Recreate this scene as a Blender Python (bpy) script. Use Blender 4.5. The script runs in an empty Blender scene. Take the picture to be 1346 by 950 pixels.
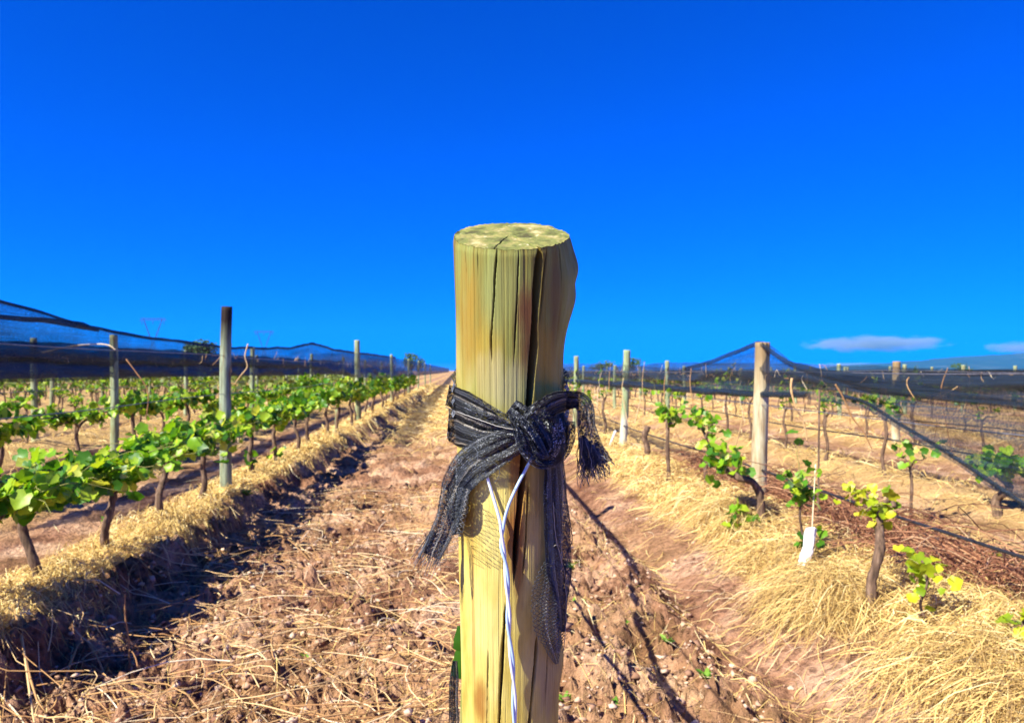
import bpy, math
import numpy as np
from mathutils import Vector, Matrix

# ------------------------------------------------------------------ camera, sky, sun
SC = bpy.context.scene
COL = SC.collection
CAMZ, F, CX, HY = 1.42, 980.0, 673.0, 487.0      # eye height, focal length in photo pixels, principal column, horizon row
cam = bpy.data.cameras.new('camera')
cam.sensor_width = 36.0
cam.lens = 36.0 * F / 1346.0
cam.shift_y = 12.0 / 1346.0
cam.clip_start, cam.clip_end = 0.05, 40000.0
cam.dof.use_dof = True
cam.dof.focus_distance = 0.80
cam.dof.aperture_fstop = 13.0
camo = bpy.data.objects.new('camera', cam)
camo.location = (0, 0, CAMZ)
camo.rotation_euler = (math.radians(90), 0, 0)
COL.objects.link(camo)
SC.camera = camo

SUN = Vector((-0.57, -0.47, 0.68)).normalized()   # towards the sun
W = bpy.data.worlds.new('World'); SC.world = W; W.use_nodes = True
wn, wl = W.node_tree.nodes, W.node_tree.links
sky = wn.new('ShaderNodeTexSky'); sky.sky_type = 'NISHITA'; sky.sun_disc = False
sky.sun_elevation = math.asin(SUN.z)
sky.sun_rotation = math.atan2(SUN.x, SUN.y)
sky.altitude = 1500; sky.air_density = 0.8; sky.dust_density = 0.0; sky.ozone_density = 5.0
hs = wn.new('ShaderNodeHueSaturation')
hs.inputs['Hue'].default_value = 0.5; hs.inputs['Saturation'].default_value = 1.25; hs.inputs['Value'].default_value = 1.0
tint = wn.new('ShaderNodeMix'); tint.data_type = 'RGBA'; tint.blend_type = 'MULTIPLY'; tint.inputs[0].default_value = 1.0; tint.inputs[7].default_value = (0.25, 0.335, 1.0, 1)
bg = wn['Background']; bg.inputs['Strength'].default_value = 0.108
wl.new(sky.outputs[0], tint.inputs[6]); wl.new(tint.outputs[2], hs.inputs['Color']); wl.new(hs.outputs[0], bg.inputs['Color'])
sl = bpy.data.lights.new('sun', 'SUN'); sl.energy = 5.0; sl.angle = math.radians(0.5); sl.color = (1.0, 0.95, 0.80)
so = bpy.data.objects.new('sun', sl); so.rotation_euler = SUN.to_track_quat('Z', 'Y').to_euler(); so.location = (-6, -4, 8)
COL.objects.link(so)
SC.view_settings.view_transform = 'Standard'; SC.view_settings.look = 'None'
SC.view_settings.exposure = 1.22; SC.view_settings.gamma = 1.0
SC.view_settings.use_curve_mapping = False
SC.render.engine = 'CYCLES'
SC.cycles.transparent_max_bounces = 40
SC.cycles.max_bounces = 6

rng = np.random.default_rng(11)
R = math.radians

# ------------------------------------------------------------------ helpers
def tag(o, label=None, cat=None, group=None, kind=None):
    if label: o['label'] = label
    if cat: o['category'] = cat
    if group: o['group'] = group
    if kind: o['kind'] = kind
    return o

def empty(name, loc, label=None, cat=None, group=None):
    o = bpy.data.objects.new(name, None); o.location = loc; o.empty_display_size = 0.05
    COL.objects.link(o); tag(o, label, cat, group)
    return o

def mesh_np(name, V, faces, smooth=True, attrs=None):
    V = np.ascontiguousarray(np.asarray(V, np.float32).reshape(-1, 3))
    fl = [np.asarray(f, np.int32) for f in (faces if isinstance(faces, (list, tuple)) else [faces])]
    me = bpy.data.meshes.new(name)
    me.vertices.add(len(V)); me.vertices.foreach_set('co', V.ravel())
    loops = np.concatenate([f.ravel() for f in fl])
    tot = np.concatenate([np.full(len(f), f.shape[1], np.int32) for f in fl])
    st = np.concatenate([[0], np.cumsum(tot)[:-1]]).astype(np.int32)
    me.loops.add(len(loops)); me.loops.foreach_set('vertex_index', loops)
    me.polygons.add(len(tot)); me.polygons.foreach_set('loop_start', st)
    me.update(calc_edges=True)
    if smooth: me.polygons.foreach_set('use_smooth', np.ones(len(tot), bool))
    for k, a in (attrs or {}).items():
        at = me.attributes.new(k, 'FLOAT', 'POINT'); at.data.foreach_set('value', np.asarray(a, np.float32).ravel())
    me.validate()
    return me

def obj(name, me, m=None, parent=None, loc=None):
    o = bpy.data.objects.new(name, me); COL.objects.link(o)
    if m is not None and len(me.materials) == 0: me.materials.append(m)
    if parent is not None: o.parent = parent
    if loc is not None: o.location = loc
    return o

def grid_faces(nu, nv, wrap=False):
    a = np.arange(nu * nv).reshape(nu, nv)
    if wrap: a = np.concatenate([a, a[:, :1]], 1)
    return np.stack([a[:-1, :-1], a[:-1, 1:], a[1:, 1:], a[1:, :-1]], -1).reshape(-1, 4)

def norm(a): return a / np.maximum(np.linalg.norm(a, axis=-1, keepdims=True), 1e-9)

def tube_arrays(P, Rr, k=4, caps=False):
    P = np.asarray(P, float)
    if P.ndim == 2: P = P[None]
    n, m, _ = P.shape
    Rr = np.broadcast_to(np.asarray(Rr, float), (n, m)) if np.ndim(Rr) != 1 or len(np.atleast_1d(Rr)) == m else np.broadcast_to(np.asarray(Rr)[:, None], (n, m))
    T = norm(np.gradient(P, axis=1))
    ref = np.zeros_like(T); ref[..., 2] = 1
    bad = np.abs(T[..., 2]).mean(1) > 0.8
    ref[bad] = (1, 0, 0)
    S = norm(np.cross(T, ref)); B = np.cross(S, T)
    an = np.arange(k) / k * 2 * np.pi
    V = P[:, :, None] + Rr[:, :, None, None] * (np.cos(an)[None, None, :, None] * S[:, :, None] + np.sin(an)[None, None, :, None] * B[:, :, None])
    f = grid_faces(m, k, True)
    faces = (f[None] + (np.arange(n) * m * k)[:, None, None]).reshape(-1, 4)
    return V.reshape(-1, 3), faces

def tube(name, P, Rr, m, k=6, parent=None, loc=None):
    P = np.asarray(P, float)
    V, f = tube_arrays(P, Rr, k)
    if loc is not None: V = V - np.asarray(loc)
    fs = [f]
    if P.ndim == 2:
        mm = len(P)
        fs += [np.arange(k)[None, ::-1], (np.arange(k) + (mm - 1) * k)[None]]
    return obj(name, mesh_np(name, V, fs), m, parent, loc)

def spline(pts, n):
    pts = np.asarray(pts, float); m = len(pts)
    t = np.linspace(0, m - 1, n); i = np.clip(t.astype(int), 0, m - 2); f = (t - i)[:, None]
    g = lambda j: pts[np.clip(j, 0, m - 1)]
    p0, p1, p2, p3 = g(i - 1), g(i), g(i + 1), g(i + 2)
    return 0.5 * (2 * p1 + (p2 - p0) * f + (2 * p0 - 5 * p1 + 4 * p2 - p3) * f ** 2 + (-p0 + 3 * p1 - 3 * p2 + p3) * f ** 3)

def hash2(ix, iy, s):
    h = (ix.astype(np.int64) * 374761393 + iy.astype(np.int64) * 668265263 + s * 1442695041) & 0xFFFFFFFF
    h = ((h ^ (h >> 13)) * 1274126177) & 0xFFFFFFFF
    return ((h ^ (h >> 16)) & 0xFFFF) / 65535.0

def vnoise(x, y, s=0):
    x, y = np.broadcast_arrays(np.asarray(x, float), np.asarray(y, float))
    ix, iy = np.floor(x), np.floor(y); fx, fy = x - ix, y - iy
    fx, fy = fx * fx * (3 - 2 * fx), fy * fy * (3 - 2 * fy)
    a, b = hash2(ix, iy, s), hash2(ix + 1, iy, s); c, d = hash2(ix, iy + 1, s), hash2(ix + 1, iy + 1, s)
    return (a + (b - a) * fx) * (1 - fy) + (c + (d - c) * fx) * fy

def fbm(x, y, s=0, o=4):
    r, a = 0, 0.5
    for i in range(o):
        r = r + a * (vnoise(x * 2 ** i, y * 2 ** i, s + i * 7) - 0.5) * 2; a *= 0.5
    return r

def sst(a, b, x):
    t = np.clip((x - a) / (b - a), 0, 1); return t * t * (3 - 2 * t)

# ------------------------------------------------------------------ materials
def mat(name):
    m = bpy.data.materials.new(name); m.use_nodes = True
    return m, m.node_tree.nodes, m.node_tree.links, m.node_tree.nodes['Principled BSDF']

def ramp(n, stops):
    r = n.new('ShaderNodeValToRGB'); e = r.color_ramp.elements
    while len(e) < len(stops): e.new(0.5)
    for q, (p, c) in zip(e, stops): q.position = p; q.color = (*c, 1) if len(c) == 3 else c
    return r

def noise_tex(n, l, scale, detail=4, coord='Object', mapping=None, rough=0.55):
    tc = n.new('ShaderNodeTexCoord'); t = n.new('ShaderNodeTexNoise')
    t.inputs['Scale'].default_value = scale; t.inputs['Detail'].default_value = detail; t.inputs['Roughness'].default_value = rough
    if mapping:
        mp = n.new('ShaderNodeMapping'); mp.inputs['Scale'].default_value = mapping
        l.new(tc.outputs[coord], mp.inputs[0]); l.new(mp.outputs[0], t.inputs[0])
    else: l.new(tc.outputs[coord], t.inputs[0])
    return t

def mixc(n, l, fac, a, b, mode='MIX'):
    x = n.new('ShaderNodeMix'); x.data_type = 'RGBA'; x.blend_type = mode
    for s, v in ((x.inputs[0], fac), (x.inputs[6], a), (x.inputs[7], b)):
        if hasattr(v, 'links') or hasattr(v, 'is_linked'): l.new(v, s)
        elif isinstance(v, (int, float)): s.default_value = v
        else: s.default_value = (*v, 1)
    return x.outputs[2]

def bump(n, l, p, h, strength, dist):
    b = n.new('ShaderNodeBump'); b.inputs['Strength'].default_value = strength; b.inputs['Distance'].default_value = dist
    l.new(h, b.inputs['Height']); l.new(b.outputs[0], p.inputs['Normal'])

def simple(name, stops, scale=8, rough=0.85, mapping=None, bstr=0.3, bdist=0.004, detail=5, metal=0, coord='Object'):
    m, n, l, p = mat(name)
    t = noise_tex(n, l, scale, detail, coord, mapping); r = ramp(n, stops)
    l.new(t.outputs[0], r.inputs[0]); l.new(r.outputs[0], p.inputs['Base Color'])
    p.inputs['Roughness'].default_value = rough; p.inputs['Metallic'].default_value = metal
    p.inputs['Specular IOR Level'].default_value = 0.25
    if bstr: bump(n, l, p, t.outputs[0], bstr, bdist)
    return m

def island_mat(name, stops, rough=0.8, trans=0.0, spec=0.2):
    """colour picked per blade, stick or leaf"""
    m, n, l, p = mat(name)
    g = n.new('ShaderNodeNewGeometry'); oi = n.new('ShaderNodeObjectInfo')
    ad = n.new('ShaderNodeMath'); ad.operation = 'ADD'; l.new(g.outputs['Random Per Island'], ad.inputs[0]); l.new(oi.outputs['Random'], ad.inputs[1])
    fr = n.new('ShaderNodeMath'); fr.operation = 'FRACT'; l.new(ad.outputs[0], fr.inputs[0])
    r = ramp(n, stops); l.new(fr.outputs[0], r.inputs[0]); l.new(r.outputs[0], p.inputs['Base Color'])
    p.inputs['Roughness'].default_value = rough; p.inputs['Specular IOR Level'].default_value = spec
    if trans:
        tb = n.new('ShaderNodeBsdfTranslucent'); mx = n.new('ShaderNodeMixShader'); mx.inputs[0].default_value = trans
        br = mixc(n, l, 1.0, r.outputs[0], (1.5, 1.35, 0.6), 'MULTIPLY'); l.new(br, tb.inputs[0])
        out = n['Material Output']; l.new(p.outputs[0], mx.inputs[1]); l.new(tb.outputs[0], mx.inputs[2]); l.new(mx.outputs[0], out.inputs[0])
    return m

M = {}
# soil with a per-vertex share of chopped straw
def soil_mat():
    m, n, l, p = mat('soil')
    a = noise_tex(n, l, 1.6, 5); b = noise_tex(n, l, 24, 6); c = noise_tex(n, l, 130, 4)
    r1 = ramp(n, [(0.34, (0.17, 0.078, 0.045)), (0.49, (0.36, 0.195, 0.115)), (0.64, (0.58, 0.38, 0.25))]); l.new(a.outputs[0], r1.inputs[0])
    r2 = ramp(n, [(0.34, (0.30, 0.24, 0.22)), (0.56, (1.12, 1.08, 1.04))]); l.new(b.outputs[0], r2.inputs[0])
    col = mixc(n, l, 0.8, r1.outputs[0], r2.outputs[0], 'MULTIPLY')
    at = n.new('ShaderNodeAttribute'); at.attribute_name = 'straw'
    st = noise_tex(n, l, 60, 5, mapping=(1, 0.35, 1)); r3 = ramp(n, [(0.3, (0.34, 0.20, 0.075)), (0.55, (0.56, 0.37, 0.14)), (0.75, (0.68, 0.50, 0.23))]); l.new(st.outputs[0], r3.inputs[0])
    col = mixc(n, l, at.outputs['Fac'], col, r3.outputs[0])
    l.new(col, p.inputs['Base Color']); p.inputs['Roughness'].default_value = 0.95; p.inputs['Specular IOR Level'].default_value = 0.1
    ad = n.new('ShaderNodeMath'); ad.operation = 'MULTIPLY_ADD'; ad.inputs[1].default_value = 0.35
    l.new(c.outputs[0], ad.inputs[0]); l.new(b.outputs[0], ad.inputs[2])
    bump(n, l, p, ad.outputs[0], 1.0, 0.045)
    return m
M['soil'] = soil_mat()
M['clod'] = island_mat('clod', [(0, (0.20, 0.10, 0.06)), (0.5, (0.42, 0.26, 0.17)), (1, (0.62, 0.45, 0.32))], 0.95, spec=0.1)
M['straw'] = island_mat('straw', [(0, (0.22, 0.14, 0.07)), (0.18, (0.42, 0.26, 0.09)), (0.45, (0.64, 0.45, 0.15)), (0.75, (0.76, 0.56, 0.20)), (1, (0.86, 0.72, 0.40))], 0.6, 0.12)
M['hay'] = island_mat('hay', [(0, (0.18, 0.12, 0.06)), (0.22, (0.38, 0.24, 0.08)), (0.5, (0.56, 0.38, 0.13)), (0.8, (0.68, 0.50, 0.18)), (1, (0.82, 0.68, 0.36))], 0.6, 0.12)
M['cane'] = island_mat('cane', [(0, (0.30, 0.15, 0.06)), (0.4, (0.52, 0.30, 0.12)), (0.8, (0.70, 0.50, 0.25)), (1, (0.80, 0.68, 0.48))], 0.65)
M['brush'] = island_mat('brush', [(0, (0.12, 0.045, 0.025)), (0.5, (0.27, 0.115, 0.06)), (0.85, (0.42, 0.21, 0.11)), (1, (0.60, 0.42, 0.24))], 0.8)
M['leaf'] = island_mat('leaf', [(0, (0.025, 0.10, 0.008)), (0.3, (0.08, 0.24, 0.010)), (0.6, (0.20, 0.40, 0.012)), (0.9, (0.40, 0.54, 0.03)), (1, (0.55, 0.58, 0.12))], 0.42, 0.4, 0.4)
M['leaf_far'] = island_mat('leaf_far', [(0, (0.05, 0.06, 0.02)), (0.5, (0.10, 0.15, 0.025)), (1, (0.22, 0.26, 0.04))], 0.5, 0.25)
M['leaf_yellow'] = island_mat('leaf_yellow', [(0, (0.16, 0.28, 0.012)), (0.4, (0.33, 0.43, 0.015)), (0.8, (0.50, 0.50, 0.02)), (1, (0.58, 0.52, 0.05))], 0.42, 0.4, 0.4)
M['weed'] = island_mat('weed', [(0, (0.08, 0.22, 0.02)), (1, (0.25, 0.42, 0.05))], 0.5, 0.35)
M['tree'] = island_mat('tree_leaf', [(0, (0.03, 0.07, 0.015)), (1, (0.09, 0.16, 0.03))], 0.6, 0.2)
M['bark'] = simple('bark', [(0.3, (0.045, 0.028, 0.018)), (0.55, (0.16, 0.10, 0.065)), (0.75, (0.30, 0.21, 0.14))], 40, 0.95, (1, 1, 0.25), 0.9, 0.01)
M['shoot'] = simple('green_shoot', [(0.3, (0.16, 0.22, 0.04)), (0.7, (0.36, 0.30, 0.10))], 20, 0.6, bstr=0)
M['wire'] = simple('galvanised_wire', [(0.3, (0.10, 0.10, 0.11)), (0.7, (0.28, 0.28, 0.30))], 30, 0.45, bstr=0, metal=0.5)
M['hose'] = simple('black_hose', [(0.3, (0.012, 0.012, 0.014)), (0.7, (0.03, 0.03, 0.035))], 15, 0.5, bstr=0)
M['stake'] = simple('grey_stake', [(0.3, (0.20, 0.20, 0.20)), (0.7, (0.42, 0.41, 0.39))], 30, 0.7, (1, 1, .2))
M['tower'] = simple('tower_steel', [(0.3, (0.03, 0.033, 0.04)), (0.7, (0.05, 0.055, 0.065))], 1, 0.6, bstr=0)
M['hills'] = simple('hill_scrub', [(0.35, (0.02, 0.03, 0.03)), (0.58, (0.035, 0.045, 0.04)), (0.7, (0.10, 0.10, 0.09))], 0.004, 0.95, bstr=0)

def post_wood(name, pale, mid, dark, sep=None):
    m, n, l, p = mat(name)
    a = noise_tex(n, l, 3.0, 4, mapping=(6, 6, 1.2)); b = noise_tex(n, l, 9, 6, mapping=(14, 14, 0.5), rough=0.65)
    r = ramp(n, [(0.32, dark), (0.5, mid), (0.68, pale)]); l.new(a.outputs[0], r.inputs[0])
    g = ramp(n, [(0.30, (0.35, 0.30, 0.27)), (0.55, (1.05, 1.03, 1.0))]); l.new(b.outputs[0], g.inputs[0])
    col = mixc(n, l, 0.75, r.outputs[0], g.outputs[0], 'MULTIPLY')
    if sep:                                   # weathered or painted length of the post, given by height
        tc = n.new('ShaderNodeTexCoord'); sx = n.new('ShaderNodeSeparateXYZ'); l.new(tc.outputs['Object'], sx.inputs[0])
        for z0, z1, c, f in sep:
            mr = n.new('ShaderNodeMapRange'); mr.inputs[1].default_value = z0; mr.inputs[2].default_value = z1
            nz = n.new('ShaderNodeMath'); nz.operation = 'MULTIPLY_ADD'; nz.inputs[1].default_value = 0.25
            l.new(a.outputs[0], nz.inputs[0]); l.new(sx.outputs[2], nz.inputs[2]); l.new(nz.outputs[0], mr.inputs[0])
            mu = n.new('ShaderNodeMath'); mu.operation = 'MULTIPLY'; mu.inputs[1].default_value = f; l.new(mr.outputs[0], mu.inputs[0])
            col = mixc(n, l, mu.outputs[0], col, mixc(n, l, 0.7, c, g.outputs[0], 'MULTIPLY'))
    l.new(col, p.inputs['Base Color']); p.inputs['Roughness'].default_value = 0.8; p.inputs['Specular IOR Level'].default_value = 0.2
    bump(n, l, p, b.outputs[0], 0.5, 0.006)
    return m
M['post_dark'] = post_wood('post_dark_top', (0.38, 0.44, 0.30), (0.24, 0.30, 0.20), (0.20, 0.14, 0.07), [(1.55, 1.92, (0.025, 0.016, 0.012), 1.0)])
M['post_tan'] = post_wood('post_tan', (0.55, 0.50, 0.34), (0.42, 0.36, 0.22), (0.30, 0.19, 0.09), [(1.15, 1.45, (0.24, 0.16, 0.075), 0.85)])
M['post_green'] = post_wood('post_green', (0.36, 0.42, 0.26), (0.26, 0.32, 0.18), (0.22, 0.18, 0.08))
M['post_white'] = post_wood('post_white_foot', (0.36, 0.42, 0.24), (0.26, 0.34, 0.18), (0.22, 0.18, 0.08), [(0.72, 0.55, (0.60, 0.58, 0.46), 0.85)])

def net_mat(name, ca, cb, lo, hi, streak=(0.15, 0.15, 14)):
    """knitted shade net: 'dens' is how many layers lie on each other there"""
    m, n, l, p = mat(name)
    at = n.new('ShaderNodeAttribute'); at.attribute_name = 'dens'
    t = noise_tex(n, l, 6, 5, mapping=streak); t2 = noise_tex(n, l, 2.2, 3)
    r = ramp(n, [(0.35, ca), (0.65, cb)]); l.new(t.outputs[0], r.inputs[0]); l.new(r.outputs[0], p.inputs['Base Color'])
    p.inputs['Roughness'].default_value = 0.6; p.inputs['Specular IOR Level'].default_value = 0.35
    ad = n.new('ShaderNodeMath'); ad.operation = 'MULTIPLY_ADD'; ad.inputs[1].default_value = 0.7; l.new(t.outputs[0], ad.inputs[0])
    ad2 = n.new('ShaderNodeMath'); ad2.operation = 'MULTIPLY_ADD'; ad2.inputs[1].default_value = 0.35; l.new(t2.outputs[0], ad2.inputs[0]); ad2.inputs[2].default_value = -0.52
    l.new(ad2.outputs[0], ad.inputs[2])
    sm = n.new('ShaderNodeMath'); sm.operation = 'ADD'; l.new(ad.outputs[0], sm.inputs[0]); l.new(at.outputs['Fac'], sm.inputs[1])
    vo = n.new('ShaderNodeTexVoronoi'); vo.inputs['Scale'].default_value = 70; tcv = n.new('ShaderNodeTexCoord'); l.new(tcv.outputs['Object'], vo.inputs[0])
    wv_ = n.new('ShaderNodeMath'); wv_.operation = 'MULTIPLY_ADD'; wv_.inputs[1].default_value = -0.55; l.new(vo.outputs['Distance'], wv_.inputs[0]); l.new(sm.outputs[0], wv_.inputs[2])
    sm = n.new('ShaderNodeMath'); sm.operation = 'ADD'; sm.inputs[1].default_value = 0.24; l.new(wv_.outputs[0], sm.inputs[0])
    mr = n.new('ShaderNodeMapRange'); mr.inputs[1].default_value = 0; mr.inputs[2].default_value = 1; mr.inputs[3].default_value = lo; mr.inputs[4].default_value = hi
    l.new(sm.outputs[0], mr.inputs[0]); l.new(mr.outputs[0], p.inputs['Alpha'])
    return m
M['net'] = net_mat('shade_net', (0.004, 0.008, 0.014), (0.017, 0.030, 0.048), 0.10, 0.99)

# ------------------------------------------------------------------ ground
K, X0 = -0.075, 0.16                    # rows run along (K, 1); X0 is where the row of the tied post starts
SP = 2.58
def U(x, y): return x - K * y - X0
def H(x, y, fine=True):
    x = np.asarray(x, float); y = np.asarray(y, float); u = U(x, y)
    near = 1 - sst(40, 160, y)
    wob = 0.16 * fbm(y * 0.7, u * 0.3, 3, 3) + 0.10 * fbm(y * 3.1, u * 2.0, 8, 3)
    uw = u + wob
    # strip the rows get: berms
    n = np.round(u / SP); d = u - n * SP
    other = (np.abs(n) >= 2) | ((n == 1))
    h = np.where(other, 0.15 * np.exp(-(d / 0.45) ** 2), 0.0)
    # berm of the first row on the furrow's far side, with an eroded bank
    h = h + 0.18 * sst(-2.06, -2.26, uw) * sst(-3.25, -2.72, u)
    h = h - 0.06 * np.exp(-((u + 1.78) / 0.30) ** 2)
    # low ridge of the tied post's own row, two ruts, the grass mounds
    h = h + 0.07 * np.exp(-(u / 0.4) ** 2)
    h = h - 0.08 * np.exp(-((uw - 1.30) / 0.13) ** 2) - 0.05 * np.exp(-((uw - 0.80) / 0.10) ** 2)
    h = h + 0.17 * np.exp(-((u - 2.12) / 0.42) ** 2) * (0.55 + 0.9 * vnoise(y * 1.1, u * 0.4, 9)) * (1 - sst(9, 14, y))
    if fine:
        rough = 0.30 + 1.0 * sst(-2.45, -2.1, u) * sst(-0.1, -0.45, u) + 1.15 * sst(0.15, 0.4, u) * sst(1.25, 1.0, u)
        a = 0.05 * fbm(x * 1.3, y * 1.3, 21, 3)
        b = 0.10 * rough * fbm(x * 4.5, y * 4.5, 31, 3)
        c = 0.075 * rough * (np.abs(fbm(x * 15, y * 15, 41, 3)) * 2 - 0.5)
        h = h + (a + b + c * (1 - sst(8, 20, y))) * near
    return h * near + 0.0
def straw_w(x, y):
    """share of dry straw on the ground"""
    u = U(x, y); wob = 0.22 * fbm(x * 1.1, y * 0.6, 55, 3)
    uw = u + wob
    n = np.round(uw / SP); d = uw - n * SP
    s = np.where(np.abs(n) >= 2, np.exp(-((d - 0.25) / 0.8) ** 4) * 0.95, 0)
    s = np.maximum(s, sst(-2.22, -2.36, uw) * sst(-2.95, -2.72, uw))
    s = np.maximum(s, sst(1.72, 1.95, uw) * sst(2.9, 2.6, uw))
    s = np.maximum(s, sst(3.2, 3.5, uw) * 0.9 * (u > 0) * (u < 4.4))
    s = np.maximum(s, 0.7 * sst(9, 22, y) * sst(-2.3, -1.4, u) * sst(0.6, -0.4, u))
    s = np.maximum(s, 0.16 * sst(0.42, 0.7, vnoise(x * 1.7, y * 1.7, 77)))
    s = s * (0.65 + 0.5 * vnoise(x * 3, y * 3, 88))
    return np.clip(s, 0, 1)

ys = [-7.0]
while ys[-1] < 9000:
    y = ys[-1]
    ys.append(y + (0.25 if y < 1.8 else max(0.0165, 0.0062 * y) if y < 16 else 0.022 * y))
ys = np.array(ys); NX = 680
un = np.linspace(-1, 1, NX)
wid = 4.0 + 1.15 * np.maximum(ys, 0)
GX = un[None] * wid[:, None]; GY = np.repeat(ys[:, None], NX, 1)
GZ = H(GX, GY)
ground = obj('ground', mesh_np('ground', np.stack([GX, GY, GZ], -1), grid_faces(len(ys), NX)[:, ::-1],
             attrs={'straw': straw_w(GX, GY)}), M['soil'])
tag(ground, 'dry pinkish brown vineyard soil with ridges, furrows and straw litter', kind='structure')

def Hs(x, y): return float(H(np.array([x]), np.array([y]))[0])
def P(px, py, Y): return np.array([(px - CX) / F * Y, Y, CAMZ + (HY - py) / F * Y])
def on_ground(px, py):
    Y = 1.4 * F / max(py - HY, 1)
    for _ in range(12):
        Y = (CAMZ - Hs((px - CX) / F * Y, Y)) * F / max(py - HY, 1)
    x = (px - CX) / F * Y
    return np.array([x, Y, Hs(x, Y)])
def row_y(x0, px): return x0 / ((px - CX) / F - K)
L1, L2, R1, R2, R3 = -2.42, -5.0, 2.74, 5.3, 7.9

# hills far behind
hx = np.linspace(1500, 14000, 160); hv = np.linspace(0, 1, 14)
crest = 12 + 150 * sst(2900, 5200, hx) + 300 * sst(4600, 9500, hx) + 26 * fbm(hx / 900, hx * 0, 5, 5) * sst(2200, 4000, hx) + 12 * fbm(hx / 240, hx * 0, 15, 3)
HXg = np.repeat(hx[:, None], 14, 1); HYg = 6500 + 2200 * hv[None] + 150 * fbm(HXg / 700, np.repeat(hv[None], 160, 0) * 3, 4, 3)
HZg = crest[:, None] * np.sin(np.minimum(hv * 1.9, np.pi))[None] * (0.9 + 0.25 * fbm(HXg / 500, np.repeat(hv[None], 160, 0) * 5, 8, 4)) - 5
hills = obj('hills', mesh_np('hills', np.stack([HXg, HYg, HZg], -1), grid_faces(160, 14)), M['hills'])
tag(hills, 'long low range of blue hills on the skyline', kind='structure')

# ------------------------------------------------------------------ straw, grass, clods, sticks on the ground
def blades(name, m, x, y, az, ln, wd, lift, m_pts=4, droop=None, rise=None, ground_follow=True, z0=None, up_=0.0):
    n = len(x); t = np.linspace(0, 1, m_pts)[None]
    bend = rng.normal(0, 0.75, n)[:, None]
    a = az[:, None] + bend * t
    r = ln[:, None] * t
    px = x[:, None] + np.cos(a) * r; py = y[:, None] + np.sin(a) * r
    if ground_follow:
        z = H(px, py) + lift[:, None] * (0.25 + 1.2 * np.sin(np.pi * np.clip(t * 0.9 + 0.1, 0, 1))) + 0.004 + up_ * rng.random((n, 1)) + 0.25 * ln[:, None] * rng.normal(0, 1, (n, 1)) * t * (up_ > 0)
    else:
        z = z0[:, None] + rise[:, None] * t - droop[:, None] * t ** 2.2
        z = np.maximum(z, H(px, py) + 0.004 + 0.02 * rng.random((n, 1)))
    Pn = np.stack([px, py, z], -1)
    T = norm(np.gradient(Pn, axis=1))
    S = norm(np.cross(T, rng.normal(0, 1, (n, 1, 3)) * 0.6 + np.array([0, -0.35, 0.9])))
    w = wd[:, None, None] * np.array([0.7, 1.0, 0.8, 0.25])[:m_pts][None, :, None] * 0.5 if m_pts == 4 else wd[:, None, None] * np.linspace(1, 0.25, m_pts)[None, :, None] * 0.5
    V = np.stack([Pn - S * w, Pn + S * w], 2).reshape(-1, 3)
    f = grid_faces(m_pts, 2)
    faces = (f[None] + (np.arange(n) * m_pts * 2)[:, None, None]).reshape(-1, 4)
    return mesh_np(name, V, faces, smooth=False)

def scatter(n, ya, yb, ua, ub, pw=1.0, keep=None):
    yy = ya * (yb / ya) ** (rng.random(n) ** pw); uu = rng.uniform(ua, ub, n)
    xx = uu + X0 + K * yy
    if keep is not None:
        k = rng.random(n) < keep(xx, yy); xx, yy = xx[k], yy[k]
    return xx, yy

def straw_obj(name, n, ya, yb, ua, ub, label, m='straw', lift=0.045, lw=(0.10, 0.34), keep=straw_w, pw=1.0, along=False, wm=1.0, up_=0.0):
    x, y = scatter(n, ya, yb, ua, ub, pw, keep); k = len(x)
    s = np.maximum(1, y / 5.0)
    az = rng.uniform(0, 2 * np.pi, k) if not along else rng.normal(R(-60), 0.7, k)
    o = obj(name, blades(name, M[m], x, y, az, rng.uniform(*lw, k) * s ** 0.35, rng.uniform(0.0022, 0.0048, k) * s * wm, np.abs(rng.normal(0, lift, k)) + 0.004, up_=up_), M[m])
    return tag(o, label, kind='stuff')
straw_obj('straw', 30000, 2.6, 14, -3.0, -2.15, 'golden straw piled along the berm under the leafy row', lift=0.03, lw=(0.03, 0.17))
straw_obj('straw', 13000, 2.6, 16, 1.65, 3.0, 'loose golden straw around the bare vines of the net row')
straw_obj('straw', 9000, 14, 70, -3.2, -1.2, 'distant straw beside the leafy row')
straw_obj('straw', 9000, 9, 70, -1.6, 0.7, 'straw littering the far end of the furrow')
straw_obj('straw', 16000, 4.5, 45, 3.0, 12.5, 'straw strips between the netted rows', lift=0.06, pw=0.8)
straw_obj('straw', 12000, 5, 45, -12, -3.6, 'straw strips between the farther leafy rows', lift=0.06, pw=0.8)
straw_obj('straw_litter', 3400, 2.4, 9, -2.2, 1.5, 'thin scattered straw on the furrow soil', lift=0.012, lw=(0.05, 0.25), keep=lambda x, y: 0.35 + 0.65 * (vnoise(x * 1.4, y * 1.4, 63) > 0.5))

straw_obj('straw_chips', 9000, 2.6, 10, -3.0, -2.1, 'broken flat straw chips on the berm', lift=0.003, lw=(0.015, 0.07), wm=1.8, up_=0.05)
straw_obj('straw_chips', 9000, 2.6, 10, 1.65, 3.0, 'broken flat straw chips among the dry grass mounds', lift=0.003, lw=(0.015, 0.08), wm=1.6, up_=0.07)
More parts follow.
